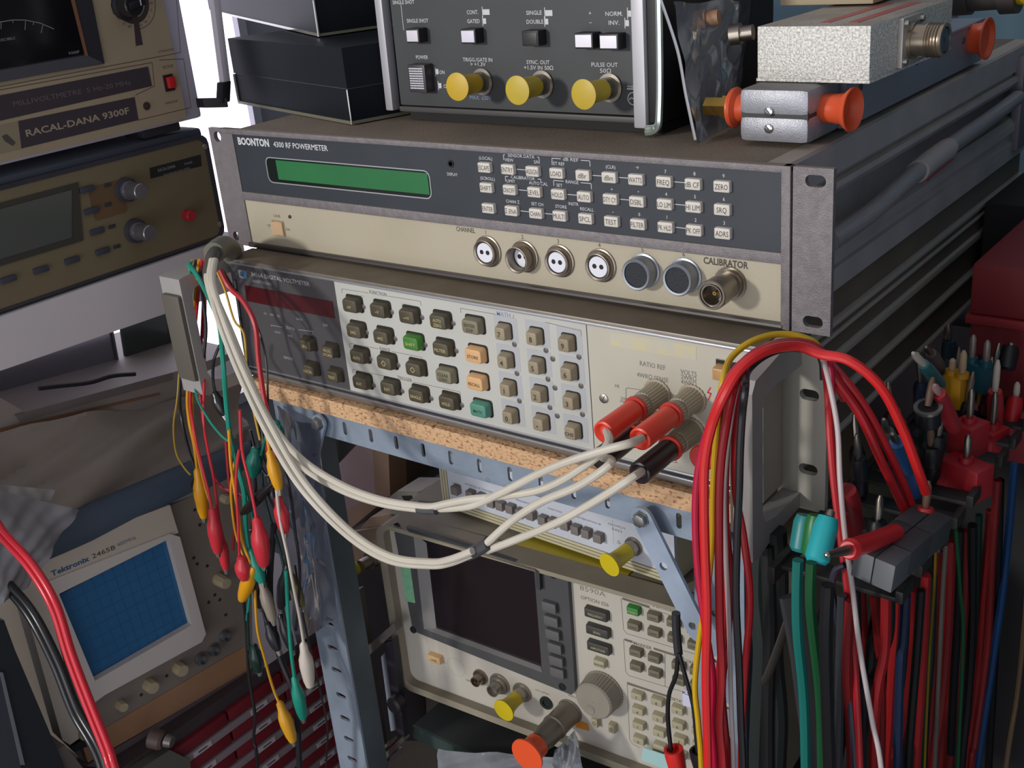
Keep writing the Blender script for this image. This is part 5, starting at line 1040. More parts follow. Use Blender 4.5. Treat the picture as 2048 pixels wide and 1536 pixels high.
t = thing('paper_bag', 'pale translucent bag hanging over the upper left of the oscilloscope', 'bag', Fr((-70, -150, -200), face='x')); F = Fr((-70, -150, -200), face='x')
part(t, 'front_film', sheet(crumple(G2 := F.loc(P(-30, 975, X=-60)), F.loc(P(160, 1020, X=-62)), F.loc(P(60, 1170, X=-52)), F.loc(P(-40, 1230, X=-48)), 12, 3.5, 8)), mat('8a8b8f', .45, c2='78797e', ns=10)); part(t, 'back_film', sheet(crumple(F.loc(P(-30, 965, X=-72)), F.loc(P(110, 980, X=-72)), F.loc(P(70, 1090, X=-60)), F.loc(P(-40, 1100, X=-60)), 10, 3, 12)), mat('9a9a98', .5))
t = thing('black_cable', 'short black cable lying under the white shelf in front of the bright gap', 'cable', Fr((-140, 0, -110), face='x')); F = Fr((-140, 0, -110), face='x')
part(t, 'wire', MB().tube([F.loc(P(x, y, X=-132)) for x, y in [(78, 777), (120, 772), (180, 765), (225, 752), (270, 748)]], 1.9, 8, 6), mat('1a1b20', .5))
for k, (nm, pts, c) in enumerate([('grey panel leaning under the white shelf, left of the bright slit', [(-40, 700), (220, 640), (248, 790), (-40, 860)], '6f6c72'), ('dark green-grey panel under the white shelf, right of the bright slit', [(241, 640), (335, 600), (352, 745), (262, 775)], '4c514f')]):
    t = thing('backing_panel', nm, 'panel', Fr((-230, 0, -160), face='x')); F = Fr((-230, 0, -160), face='x'); ppoly(t, 'sheet', F, pts, 0, 4, mat(c, .7, tr=.55 if k == 0 else .25, ior=1.05)); ppoly(t, 'edge_fold', F, [pts[1], (pts[1][0] + 3, pts[1][1]), (pts[2][0] + 3, pts[2][1]), pts[2]], -1.5, 4, mat(c, .6))
# clear film wrapped round the left upright
t = thing('film_wrap', 'clear wrinkled plastic film wrapped round the left steel upright', 'film', Fr(P(600, 1200, Y=-40))); o = P(600, 1200, Y=-40)
part(t, 'film', sheet(crumple(P(545, 815, Y=-40) - o, P(632, 850, Y=-40) - o, P(668, 1240, Y=-44) - o, P(592, 1290, Y=-44) - o, 18, 4, 3)), mat('a8abb8', .08, c2='4c4c55', ns=14, tr=.82, spec=.9, ior=1.1))
# ================================================================== RED TOOL CASE, RIGHT
t = thing('red_case', 'dark red plastic case standing at the right edge behind the plugs', 'case', Fr((498, 190, -150)))
RC = mat('7c2228', .5, c2='6c1c22', ns=10)
part(t, 'body', MB().box(0, 110, 0, 150, 0, 100, 3), RC); part(t, 'lid', MB().box(-1, 111, -1, 151, 101, 135, 3), RC); part(t, 'rim', MB().box(-2.5, 113, -3, 153, 95, 101, 1), mat('8a262c', .5)); part(t, 'latch', MB().box(60, 85, -5, 0, 84, 108, 1), mat('6b1b20', .5))

# ================================================================== CLIP LEADS HANGING FROM THE LEFT HANDLE
def run_on(l):
    """cables go on below the picture instead of stopping at its edge"""
    l = list(l)
    if l[-1][1] >= 1560: l.append((l[-1][0] + (l[-1][0] - l[-2][0]) * 1.5, l[-1][1] + 420) + tuple(l[-1][2:]))
    if l[0][1] >= 1560: l.insert(0, (l[0][0] + (l[0][0] - l[1][0]) * 1.5, l[0][1] + 420) + tuple(l[0][2:]))
    return l
def PV(l, Y): l = run_on(l); return [P(p[0], p[1], Y=(p[2] if len(p) > 2 else Y)) for p in l]
WM = lambda c: mat(c, .42, c2=c, ns=10)
def boot(a, b, r):
    a, b = Vector(a), Vector(b); L = (b - a).length
    return MB().lathe([(0, .25 * r), (.06 * L, .55 * r), (.22 * L, .62 * r), (.38 * L, .95 * r), (.55 * L, 1.0 * r), (.85 * L, .8 * r), (L, .55 * r), (L, .1)], a, b - a, 18)
def jaw(a, b, r):
    a, b = Vector(a), Vector(b); d = (b - a).normalized(); n = d.cross(Vector((.5, -1, 0))).normalized()
    m = MB()
    for s in (1, -1): m.hexa([b - d * 2 + n * s * r * .5 + Vector((0, -1.2, 0)), b - d * 2 + n * s * r * .5 + Vector((0, 1.2, 0)), b - d * 2 + n * s * .2 + Vector((0, 1.2, 0)), b - d * 2 + n * s * .2 + Vector((0, -1.2, 0))],
                                [b + d * 5 + n * s * .7 + Vector((0, -.9, 0)), b + d * 5 + n * s * .7 + Vector((0, .9, 0)), b + d * 5 + n * s * .1 + Vector((0, .9, 0)), b + d * 5 + n * s * .1 + Vector((0, -.9, 0))])
    return m
YL, RD_, GR_, BK_, WH_ = 'd99b16', 'c8303c', '178a76', '17181c', 'c9c0b4'
def clip_lead(label, col, path, clip=None, Y=-84, r=1.15, br=4.0, ccol=None, both=None):
    t = thing('clip_lead', label, 'clip lead', W0, 'clip leads hanging from the left handle')
    if path: part(t, 'wire', MB().tube(PV(path, Y), r, 7, 5), WM(col))
    for k, c in enumerate([clip, both]):
        if c:
            a, b = PV(c, Y); a = Vector(a); part(t, 'boot', boot(a, b, br * 1.18), mat(ccol or col, .28, c2=ccol or col, spec=.6)); part(t, 'jaw', jaw(a, b, br), STEEL)
    return t
clip_lead('thin yellow wire hanging farthest left', 'b8982a', [(384, 520, -62), (366, 600, -44), (356, 780, -70), (347, 850), (352, 905), (368, 935), (381, 950)], r=.7, Y=-80)
clip_lead('black wire looping by the long yellow clip at the left', BK_, [(392, 522, -64), (372, 620, -44), (360, 780, -70), (364, 840), (378, 900), (392, 945), (384, 972), (396, 985)], Y=-82)
clip_lead('yellow clip lead, long boot hanging highest at the left', YL, [(398, 520, -64), (386, 640, -44), (375, 782, -70), (378, 840), (388, 890), (394, 938)], [(394, 936), (408, 1034)], br=4.6)
clip_lead('red clip lead, fat glossy boot just below the long yellow one', RD_, [(404, 520, -64), (392, 640, -44), (381, 782, -70), (386, 850), (402, 925), (416, 980), (424, 1022)], [(424, 1016), (436, 1104)], Y=-88, br=5.0)
clip_lead('red clip lead, slimmer boot partly behind the fat glossy red one', RD_, [(412, 520, -64), (410, 640, -46), (408, 776, -70), (407, 840), (416, 900), (428, 960), (438, 1040), (444, 1070)], [(440, 1062), (452, 1138)], Y=-80, br=3.8)
clip_lead('crimson wire curving right under the left handle', 'a81f34', [(410, 524, -64), (405, 640, -46), (400, 776, -68), (410, 870), (424, 940), (444, 975), (466, 985), (500, 1000)], Y=-76)
clip_lead('thin green wire slanting right across the others', GR_, [(380, 524, -64), (384, 650, -44), (390, 776, -70), (412, 830), (440, 868), (460, 884)], Y=-86, r=.9)
clip_lead('thick teal lead with its boot ending beside the second fat red boot', GR_, [(378, 530, -68), (400, 560, -72), (436, 640, -70), (446, 720), (452, 800), (460, 870), (474, 930), (488, 985), (492, 1060), (500, 1110)], [(500, 1096), (524, 1164)], Y=-86, r=1.8, br=4.4)
clip_lead('black lead running beside the white cables at the left handle', BK_, [(400, 540, -70), (405, 590, -60), (412, 660, -60), (405, 730), (402, 760)], Y=-64, r=1.3)
clip_lead('red lead crossing the dark display end of the voltmeter', 'b4242e', [(440, 540, -60), (458, 574, -60), (486, 602, -62), (510, 650, -66), (517, 720, -70), (527, 790, -74), (538, 850), (536, 900)], Y=-78, r=1.9)
clip_lead('yellow lead bending behind the white cables', 'c09a26', [(430, 535, -62), (450, 580, -62), (468, 640, -64), (488, 668, -66), (494, 740, -70), (503, 800, -74), (520, 880)], Y=-76, r=.9)
clip_lead('thin black and grey lead beside the red one over the display', '3a3336', [(446, 540, -56), (482, 600, -58), (515, 655, -62), (532, 720, -66), (536, 800, -72), (540, 860)], Y=-76, r=.8)
clip_lead('yellow clip lead whose boot points down left below the small red boot', YL, [(458, 860), (462, 930), (474, 1010), (484, 1080), (498, 1118), (505, 1140)], [(507, 1134), (484, 1198)], Y=-90, br=5.0)
clip_lead('red clip lead with a short round boot over a yellow one', RD_, [(478, 900), (472, 960), (476, 1040), (479, 1120)], [(482, 1112), (490, 1158)], Y=-94, br=5.4)
clip_lead('red clip lead, second fat glossy boot, right of the first', RD_, [(480, 820), (484, 900), (498, 960), (508, 1010), (514, 1044)], [(513, 1034), (528, 1130)], Y=-92, br=5.6)
clip_lead('yellow clip lead, boot under the white cables near the green clip', YL, [(530, 860), (536, 885), (540, 908)], [(538, 900), (558, 978)], Y=-88, br=4.0)
clip_lead('red clip lead, boot right of the thick teal lead, behind a white wire', RD_, [(545, 880), (556, 950), (558, 1000)], [(556, 992), (570, 1064)], Y=-80, br=4.6)
clip_lead('white clip lead, long cream boot hanging at the right of the cluster', WH_, [(552, 970), (560, 1040), (575, 1110), (588, 1180), (600, 1240), (608, 1292)], [(606, 1284), (620, 1372)], Y=-84, br=4.8)
clip_lead('grey-beige clip lead, boot in the middle of the black clips', '8f8479', [(520, 1080), (522, 1130), (526, 1170)], [(522, 1160), (546, 1240)], Y=-84, br=4.2)
clip_lead('teal clip lead, boot hanging low at the right', GR_, [(572, 1140), (576, 1220), (582, 1300), (590, 1362)], [(588, 1352), (606, 1436)], Y=-84, r=1.5, br=4.4)
clip_lead('yellow clip lead, boot hanging lowest of all', 'd29a1c', [(510, 1180), (515, 1260), (530, 1320), (546, 1376), (560, 1410)], [(558, 1402), (586, 1482)], Y=-84, br=4.8)
clip_lead('black clip lead, glossy boot slanting down left above the red boots', BK_, [(560, 950), (552, 962)], [(546, 966), (486, 1026)], Y=-86, br=3.6)
clip_lead('black clip lead, boot beside the cream wire', BK_, [(556, 1010), (566, 1080), (574, 1140)], [(574, 1130), (562, 1214)], Y=-82, br=4.4)
clip_lead('black clip lead, boot above the lowest yellow one', '23232a', [(520, 1190), (528, 1230), (536, 1250)], [(534, 1244), (556, 1300)], Y=-80, br=4.4)
clip_lead('dark green clip lead with its boot at the far left bottom', '16302c', [(498, 1160), (496, 1240), (498, 1300)], [(506, 1288), (518, 1342)], Y=-80, br=5.0)
clip_lead('long black wire falling straight down to the bottom edge', BK_, [(470, 900), (478, 1100), (492, 1250), (498, 1350), (510, 1430), (508, 1480), (516, 1560)], Y=-78, r=1.4)
clip_lead('thin black wire running down past the red drawers at the right', BK_, [(590, 1130), (610, 1250), (640, 1380), (655, 1460), (652, 1560)], Y=-60, r=.8)
clip_lead('black lead dropping behind the cream boot', '1f1f25', [(548, 1050), (540, 1180), (556, 1300), (590, 1400), (600, 1560)], Y=-74, r=2.6)
clip_lead('teal wire in the middle of the cluster', '1b7f70', [(462, 870), (478, 950), (500, 1010), (508, 1080), (500, 1180), (494, 1240)], Y=-80, r=1.3)
clip_lead('dark teal clip lead, boot right under the left end of the chipboard', '146a5c', [(540, 840), (530, 880), (522, 910)], [(512, 895), (506, 950)], Y=-78, br=5.2)
clip_lead('yellow wire hanging between the two fat red boots', YL, [(470, 920), (462, 980), (470, 1060), (486, 1110)], Y=-84, r=1.0)
clip_lead('green clip lead, boot half hidden under the yellow one by the chipboard', '146a5c', [(560, 850), (556, 880), (552, 900)], [(552, 840), (556, 890)], Y=-62, br=4.4)
clip_lead('black clip lead, boot right beneath the left handle', BK_, [(440, 690, -66), (428, 720, -70), (426, 760), (432, 790)], [(428, 782), (450, 830)], Y=-80, br=4.2)
for lb, c, pth, cl, Yv in [('black clip lead, boot hanging highest under the chipboard corner', BK_, [(470, 560, -58), (490, 700, -60), (510, 820), (524, 860)], [(522, 850), (540, 930)], -72),
    ('black clip lead, boot behind the glossy slanting one', '1c1c22', [(500, 860), (520, 930), (540, 960)], [(536, 950), (556, 1020)], -74), ('dark green wire behind the cream boot', '153a34', [(520, 900), (530, 1000), (560, 1100), (580, 1200)], None, -74),
    ('black clip lead, boot at the left of the grey-beige one', '1b1b20', [(500, 1060), (512, 1110), (516, 1150)], [(512, 1140), (520, 1214)], -76), ('black clip lead, boot above the low teal one', '1d1d22', [(560, 1180), (570, 1240), (578, 1270)], [(560, 1228), (584, 1300)], -74),
    ('black wire winding down the middle of the cluster', BK_, [(500, 880), (512, 980), (505, 1060), (530, 1140), (528, 1230), (560, 1320), (585, 1380)], None, -72), ('dark grey wire curving beside the steel upright', '2b2b32', [(540, 880), (575, 960), (590, 1060), (600, 1150), (592, 1260)], None, -66),
    ('thin red wire deep in the cluster', 'a02430', [(452, 880), (458, 960), (468, 1040), (466, 1100)], None, -76), ('thin orange-yellow wire in the left part of the cluster', 'c88a1a', [(384, 780, -68), (386, 850), (394, 900), (412, 980), (432, 1030)], None, -84),
    ('dark grey clip lead with a yellowed boot behind the steel edge', '6a6238', [(572, 1100), (584, 1150)], [(582, 1146), (604, 1212)], -60)]:
    clip_lead(lb, c, pth, cl, Y=Yv, r=1.2, br=3.8)
# thick red and black pair, lower left foreground
for nm, lab, c, pth in [('power_cable', 'thick glossy red twin cable sweeping down across the oscilloscope', 'c4182c', [(-330, 700), (-140, 880), (-40, 1000), (0, 1062), (60, 1130), (108, 1210), (140, 1310), (178, 1410), (214, 1500), (236, 1570), (330, 1850)]), ('power_cable', 'thick black cable sweeping down beside the red one', '14161a', [(-330, 830), (-140, 1000), (-40, 1110), (0, 1155), (60, 1225), (110, 1320), (150, 1420), (195, 1500), (225, 1590), (320, 1850)])]:
    t = thing(nm, lab, 'cable', Fr(P(110, 1300, Y=-215)))
    o = P(110, 1300, Y=-215)
    for dx, dy in ((-4.5, 3), (4.5, -3)): part(t, 'wire', MB().tube([P(x + dx, y + dy, Y=-215 - i * 4 + (0 if c[0] == 'c' else 14)) - o for i, (x, y) in enumerate(pth)], 2.5 if c[0] == 'c' else 3.0, 12, 8), mat(c, .3, spec=.6))

# ================================================================== LEADS OVER THE RIGHT HANDLE
DK = [0]
def drape(label, col, front, top, back, r, grp, kind='cable'):
    k = DK[0]; DK[0] += 1; FY = [-100, -112, -86, -104, -92, -96, -88, -108, -82][k]; dz = (FY + 86) * .55; r *= .76
    top = [(p[0], p[1], p[2] + dz) for p in top]; back = [(p[0], p[1], p[2] + dz) for p in back]
    m = MB().tube(PV(front, FY) + [P(*p[:2], Y=p[2]) for p in top] + [P(*p[:2], Y=p[2]) for p in run_on(back)], r, 10, 8)
    return single('draped_cable', m, mat(col, .3, spec=.6), label, 'cable', grp)
GB = 'cables draped over the right handle of the voltmeter'
T = lambda dx, dy, dz: [(1478 + dx, 728 + dy, -84 + dz), (1530 + dx * .5, 694 + dy, -70 + dz), (1590 + dx * .2, 684 + dy, -52 + dz), (1640, 700 + dy, -46 + dz)]
drape('magenta-red cable, leftmost strand of the bundle over the right handle', 'b4123c', [(1432, 1570), (1424, 1450), (1426, 1360), (1410, 1250), (1395, 1130), (1391, 1010), (1400, 920), (1420, 850), (1446, 782)], T(0, 4, 0), [(1660, 740, -50), (1662, 860, -50), (1676, 1000, -60)], 2.6, None)
drape('bright red cable crossing the top of the bundle and curving far right over the plugs', 'cc2020', [(1416, 1570), (1414, 1450), (1412, 1350), (1414, 1220), (1410, 1100), (1408, 1000), (1410, 920), (1424, 850), (1448, 790)], T(4, 8, -6), [(1700, 722, -50), (1762, 775, -44), (1806, 860, -34), (1836, 940, -26), (1852, 985, -20)], 3.2, None)
drape('yellow cable, outermost over the top of the bundle', 'c9a51c', [(1404, 1570), (1397, 1450), (1390, 1370), (1400, 1270), (1415, 1180), (1424, 1080), (1426, 980), (1432, 880), (1440, 800), (1446, 760)], [(1462, 716, -70), (1505, 682, -56), (1560, 668, -42), (1610, 676, -34)], [(1640, 700, -30), (1655, 780, -30)], 2.2, None)
drape('dark red cable in the middle of the bundle, ending by the blue boots', 'a5161f', [(1448, 1570), (1440, 1450), (1444, 1350), (1440, 1250), (1438, 1120), (1438, 1000), (1442, 920), (1452, 850), (1466, 780)], T(8, 2, 4), [(1672, 760, -44), (1720, 830, -38), (1762, 920, -30), (1795, 990, -24), (1818, 1040, -20)], 3.0, None)
drape('dark red cable next to the white strand, curving into the plug cluster', 'b01c24', [(1436, 1570), (1434, 1450), (1438, 1350), (1450, 1250), (1452, 1120), (1450, 1000), (1452, 900), (1462, 830), (1474, 770)], T(12, 10, 2), [(1690, 760, -46), (1734, 820, -40), (1776, 900, -32), (1806, 965, -26), (1830, 1030, -22)], 2.8, None)
drape('thin white cable within the bundle over the right handle', 'b9aeae', [(1468, 1570), (1462, 1400), (1458, 1250), (1452, 1120), (1448, 1000), (1452, 920), (1460, 850), (1470, 790)], T(10, 14, 6), [(1652, 740, -60), (1674, 850, -70), (1680, 960, -78), (1690, 1070, -84), (1704, 1170, -88), (1720, 1300, -90), (1744, 1440, -92), (1766, 1570, -94)], 1.7, None)
drape('red cable right of the white strand, falling to the bottom behind the others', 'ad1a22', [(1482, 1570), (1484, 1450), (1490, 1340), (1500, 1200), (1488, 1080), (1472, 990), (1470, 900), (1474, 830), (1482, 775)], T(14, 8, 8), [(1654, 760, -54), (1660, 860, -64), (1668, 960, -72), (1684, 1090, -80), (1700, 1220, -84), (1712, 1380, -86), (1720, 1570, -86)], 2.6, None)
drape('black cable, rightmost front strand over the right handle', '121318', [(1486, 1570), (1482, 1450), (1478, 1330), (1472, 1200), (1474, 1080), (1478, 980), (1480, 900), (1484, 830), (1490, 778)], T(18, 12, 10), [(1648, 760, -40)], 2.6, None)
drape('deep red cable twisting low in the bundle before the right upright', '8f1218', [(1462, 1570), (1450, 1460), (1444, 1370), (1456, 1260), (1458, 1130), (1446, 1010), (1436, 900), (1446, 830), (1464, 776)], T(6, 0, 10), [(1660, 740, -36), (1690, 800, -34)], 2.9, None)
# small black lead with a red and a black banana end
t = thing('adapter_lead', 'thin black forked lead with a red and a black socket end before the analyzer keys', 'test lead', W0)
part(t, 'sleeve', MB().tube(PV([(1352, 1226), (1353, 1262), (1357, 1308)], -60), lambda u: 2.6, 10, 5), mat('2a2b2f', .5)); part(t, 'wire', MB().tube(PV([(1356, 1306), (1352, 1350), (1338, 1390), (1336, 1440), (1342, 1500)], -60), 1.4, 8, 7), WM(BK_)); part(t, 'wire', MB().tube(PV([(1358, 1306), (1370, 1350), (1386, 1410), (1392, 1470), (1396, 1510)], -62), 1.3, 8, 7), WM(BK_))
for (x, y), c, l in [((1347, 1498), 'cf2a26', 'red socket boot'), ((1398, 1500), '1a1b1f', 'black socket boot')]:
    a = P(x, y, Y=-60); part(t, 'socket_boot', MB().lathe([(3, .1), (3, 4.2), (0, 4.4), (0, 6), (4, 6.2), (12, 5.6), (24, 4.6), (24, .1)], a, (P(x + 10, y + 46, Y=-60) - a), 20), mat(c, .3), label=l)
# dark cable strands behind the handle
for k, (pts, r, c, lab) in enumerate([([(1520, 1080), (1516, 1180), (1526, 1300), (1520, 1430), (1516, 1570)], 6, '1c2827', 'thick dark green cable under the right handle, left strand'), ([(1552, 1060), (1556, 1180), (1546, 1300), (1556, 1430), (1552, 1570)], 6, '18211f', 'thick dark green cable under the right handle, right strand'), ([(1534, 1090), (1540, 1250), (1536, 1400), (1536, 1570)], 4, '131718', 'black cable between the two dark green strands')]):
    single('thick_cable', MB().tube(PV(pts, -30 - 6 * k), r, 10, 6), mat(c, .6), lab, 'cable')

# ================================================================== COMB RACK WITH PLUGS, RIGHT
DKM = mat('232525', .5, .2, c2='2d2f2e', ns=30)
t = thing('cable_comb', 'dark metal comb rack with long prongs holding plugs and cables at the right', 'rack', Fr((480, 0, -107))); 
part(t, 'rail', MB().box(0, 4, -70, 300, -6, 4, .5), DKM)
for i in range(12):
    y = -62 + i * 27; m = MB().box(0, 66, y, y + 13, -1, 1.4, .4).box(64, 68, y - 1, y + 14, -1, 6, .8); part(t, 'prong', m, DKM); 
def lead_plug(label, base, tip, X, r, col, pin=None, pcol='metal', ring=None, cat='plug'):
    a, b = P(*base, X=X), P(*tip, X=X); t = thing('banana_plug', label, cat, Fr(a), 'plugs standing in the comb rack'); L = (b - a).length; d = b - a
    part(t, 'boot', MB().lathe([(0, r * .75), (.1 * L, r), (.8 * L, r), (L, r * .8), (L, .1)], (0, 0, 0), d, 16), mat(col, .4))
    if pin:
        c = P(*pin, X=X) - a; part(t, 'pin', MB().lathe([(0, 1.7), ((c - d).length * .35, 2.1), ((c - d).length * .8, 1.9), ((c - d).length, .9), ((c - d).length + .1, .1)], d, c - d, 12), {'metal': NICKEL, 'white': mat('c6bcae', .5), 'brown': mat('6f5646', .5), 'pink': mat('b58e8e', .5)}[pcol])
    if ring: part(t, 'ring', MB().lathe([(L * .86, r * 1.15), (L * .98, r * 1.15), (L * .98, .1)], (0, 0, 0), d, 18), STEEL)
    return t
LP = [('teal plug with a white shroud leaning left, farthest left at the top of the cluster', (1882, 770), (1847, 728), 520, 3.6, '2d6f74', (1826, 706), 'white'),
      ('grey tube plug behind the teal plug leaning left', (1880, 735), (1862, 706), 505, 3.8, '544c4e', (1851, 694), 'metal'),
      ('black plug with a rounded tip, left of the pink-red tube', (1858, 850), (1856, 812), 525, 6.5, '1a1a20', (1866, 754), 'brown', 1),
      ('pink-red tube plug standing left of the red blocks', (1908, 858), (1877, 786), 528, 4.6, 'b03038', (1869, 770), 'pink'),
      ('red plug with a cream shroud at the right edge', (2018, 860), (2032, 794), 535, 5.2, 'b81c26', (2035, 764), 'white'),
      ('red slotted plug behind the red blocks', (1990, 870), (1990, 782), 530, 5.0, 'ad2a30', (1996, 720), 'white'),
      ('black plug with a bright end in front of the red case', (2012, 740), (2022, 692), 530, 5.6, '15161a', (2023, 684), 'metal'),
      ('dark plug with a bare pin, left of the arching red cable', (1722, 960), (1717, 916), 500, 4.4, '17181d', (1714, 868), 'metal'),
      ('dark plug with a small round tip under the arching red cable', (1806, 880), (1799, 846), 512, 4.6, '17191e', (1795, 824), 'metal'),
      ('grey plug with a round tip beside the blue boot', (1782, 890), (1774, 862), 512, 4.2, '54504e', (1767, 838), 'metal'),
      ('blue boot plug in the middle of the cluster', (1816, 940), (1794, 884), 525, 5.0, '255286', (1784, 868), 'metal'),
      ('lower blue boot plug behind the grey block', (1832, 990), (1828, 930), 520, 4.6, '223f6c', None, 'metal'),
      ('black plug with a worn tip left of the front red block', (1862, 930), (1862, 890), 520, 6.0, '17181c', (1861, 848), 'brown'),
      ('black plug with a bright pin, right of the white cable', (1752, 1080), (1756, 1040), 520, 5.0, '15161b', (1761, 990), 'metal'),
      ('brown pin plug standing up behind the grey block', (1846, 1050), (1851, 1014), 545, 4.8, 'b02a2a', (1857, 962), 'brown'),
      ('cyan boot plug, brightest, under the rack ear', (1632, 1126), (1657, 1034), 528, 5.6, '1c9da3', (1663, 1020), 'metal'),
      ('dull teal boot plug, left of the bright cyan one', (1600, 1102), (1612, 1030), 505, 5.4, '1f7a7c', None, 'metal'),
      ('green boot plug between the two teal ones', (1620, 1110), (1632, 1030), 512, 4.6, '1a6a34', None, 'metal'),
      ('dark red plug with a screw, right of the bright cyan boot', (1706, 1060), (1692, 980), 520, 6.0, '7c1a20', None, 'metal'),
      ('teal plug at the right edge in front of the red case', (2046, 790), (2026, 738), 520, 7, '246068', (2050, 720), 'metal'),
      ('dark blue plug behind the cream-tipped yellow one', (1900, 760), (1898, 680), 490, 5, '16303c', (1896, 650), 'metal')]
for a in LP: lead_plug(*a)
def block_plug(label, px, X, w, d, h, col, pins, pc=NICKEL, cat='plug'):
    a = P(*px, X=X); t = thing('banana_plug', label, cat, Fr(a, yaw=-18), 'plugs standing in the comb rack')
    part(t, 'block', MB().box(-w / 2, w / 2, -d / 2, d / 2, 0, h, 1.2), mat(col, .4))
    for x, y, L in pins: part(t, 'collar', MB().lathe([(0, 4.2), (3, 3.8), (3, .1)], (x, y, h), (0, 0, 1), 16), mat(col, .4)); part(t, 'pin', MB().lathe([(0, 1.6), (L * .3, 2.2), (L * .85, 2), (L, .9), (L, .1)], (x, y, h + 2), (0, 0, 1), 12), pc)
    return t
block_plug('red block plug with an upright pin, left one of the back pair', (1934, 905), 530, 16, 18, 20, 'a8242c', [(0, 0, 19)])
block_plug('red block plug with a slotted post, right one of the back pair', (1974, 915), 530, 17, 18, 21, 'ae262d', [(2, 0, 22)])
block_plug('red block plug standing in front, lowest of the three', (1928, 985), 536, 26, 16, 20, 'a3202a', [(0, 0, 15)])
block_plug('yellow forked plug in the middle of the back row', (1908, 812), 515, 13, 9, 20, 'b98716', [(-3, 0, 8), (4, 0, 15)], mat('b39a7a', .5))
block_plug('yellow forked plug right of the teal block', (1972, 812), 520, 9, 8, 18, 'b5841a', [(2, 0, 14)], mat('c9bba8', .5))
block_plug('teal block plug with two thin pins', (1953, 780), 515, 17, 9, 18, '1f5a68', [(-5, 0, 16), (5, 0, 15)], mat('a59a94', .4, .5))
# grey stack of plug blocks held by the comb, and a red probe
t = thing('stacked_plug', 'dark grey row of joined plug blocks lying slanted on the comb', 'plug', Fr(P(1795, 1100, X=548))); o = P(1795, 1100, X=548)
a, b = P(1745, 1142, X=548) - o, P(1858, 1048, X=548) - o; d = (b - a); L = d.length; u = d / L; n = Vector((1, 0, 0)).cross(u).normalized()
for k, (s, e, c) in enumerate([(0, .28, '565a5e'), (.29, .66, '3c3f43'), (.67, 1.05, '3a3d40')]):
    wv = Vector((1, -.25, 0)).normalized(); nn = u.cross(wv).normalized()
    for j in (-1, 1):
        c0 = a + d * (s + e) / 2 + wv * j * 5.4
        part(t, 'block', MB().obox(c0, u * L * (e - s) / 2, wv * 5.2, nn * 6.5, .7), mat(c, .55))
t = thing('test_probe', 'red probe with a bare metal tip lying flat, left of the grey blocks', 'probe', Fr(P(1740, 1085, X=545))); o = P(1740, 1085, X=545)
a, b, c = P(1652, 1110, X=545) - o, P(1696, 1100, X=545) - o, P(1790, 1066, X=545) - o
part(t, 'tip', MB().lathe([(0, .4), (1, 1.3), ((b - a).length, 2.4), ((b - a).length, .1)], a, b - a, 12), NICKEL); part(t, 'handle', MB().lathe([(0, 3.6), (3, 4.8), (6, 4.2), ((c - b).length, 4.4), ((c - b).length, .1)], b, c - b, 18), mat('c8242a', .35))
# black flat-sleeved leads
for lab, pts, c, r in [('black flat probe sleeve hanging left of the teal cable', [(1586, 1190), (1606, 1300), (1616, 1380), (1628, 1470), (1640, 1570)], '1e1f22', 7), ('worn brown-black strap slanting down left from the comb', [(1590, 1200), (1566, 1270), (1540, 1340), (1526, 1368)], '2f2a27', 2.4)]:
    single('flat_cable', MB().tube(PV(pts, -96), r, 10, 6, .35), mat(c, .5), lab, 'cable')
single('cable_loop', MB().tube(PV([(1690, 1130), (1672, 1140), (1664, 1168), (1672, 1230), (1690, 1300), (1700, 1400), (1712, 1570)], -88), 1.7, 8, 7), mat('2a2838', .3), 'glossy dark cable looping beside the white one', 'cable')
single('cable_loop', MB().tube(PV([(1660, 1180), (1640, 1220), (1630, 1260), (1634, 1290)], -80), 1.3, 8, 7), mat('2b2c30', .4), 'thin dark cable loop beside the teal cable', 'cable')
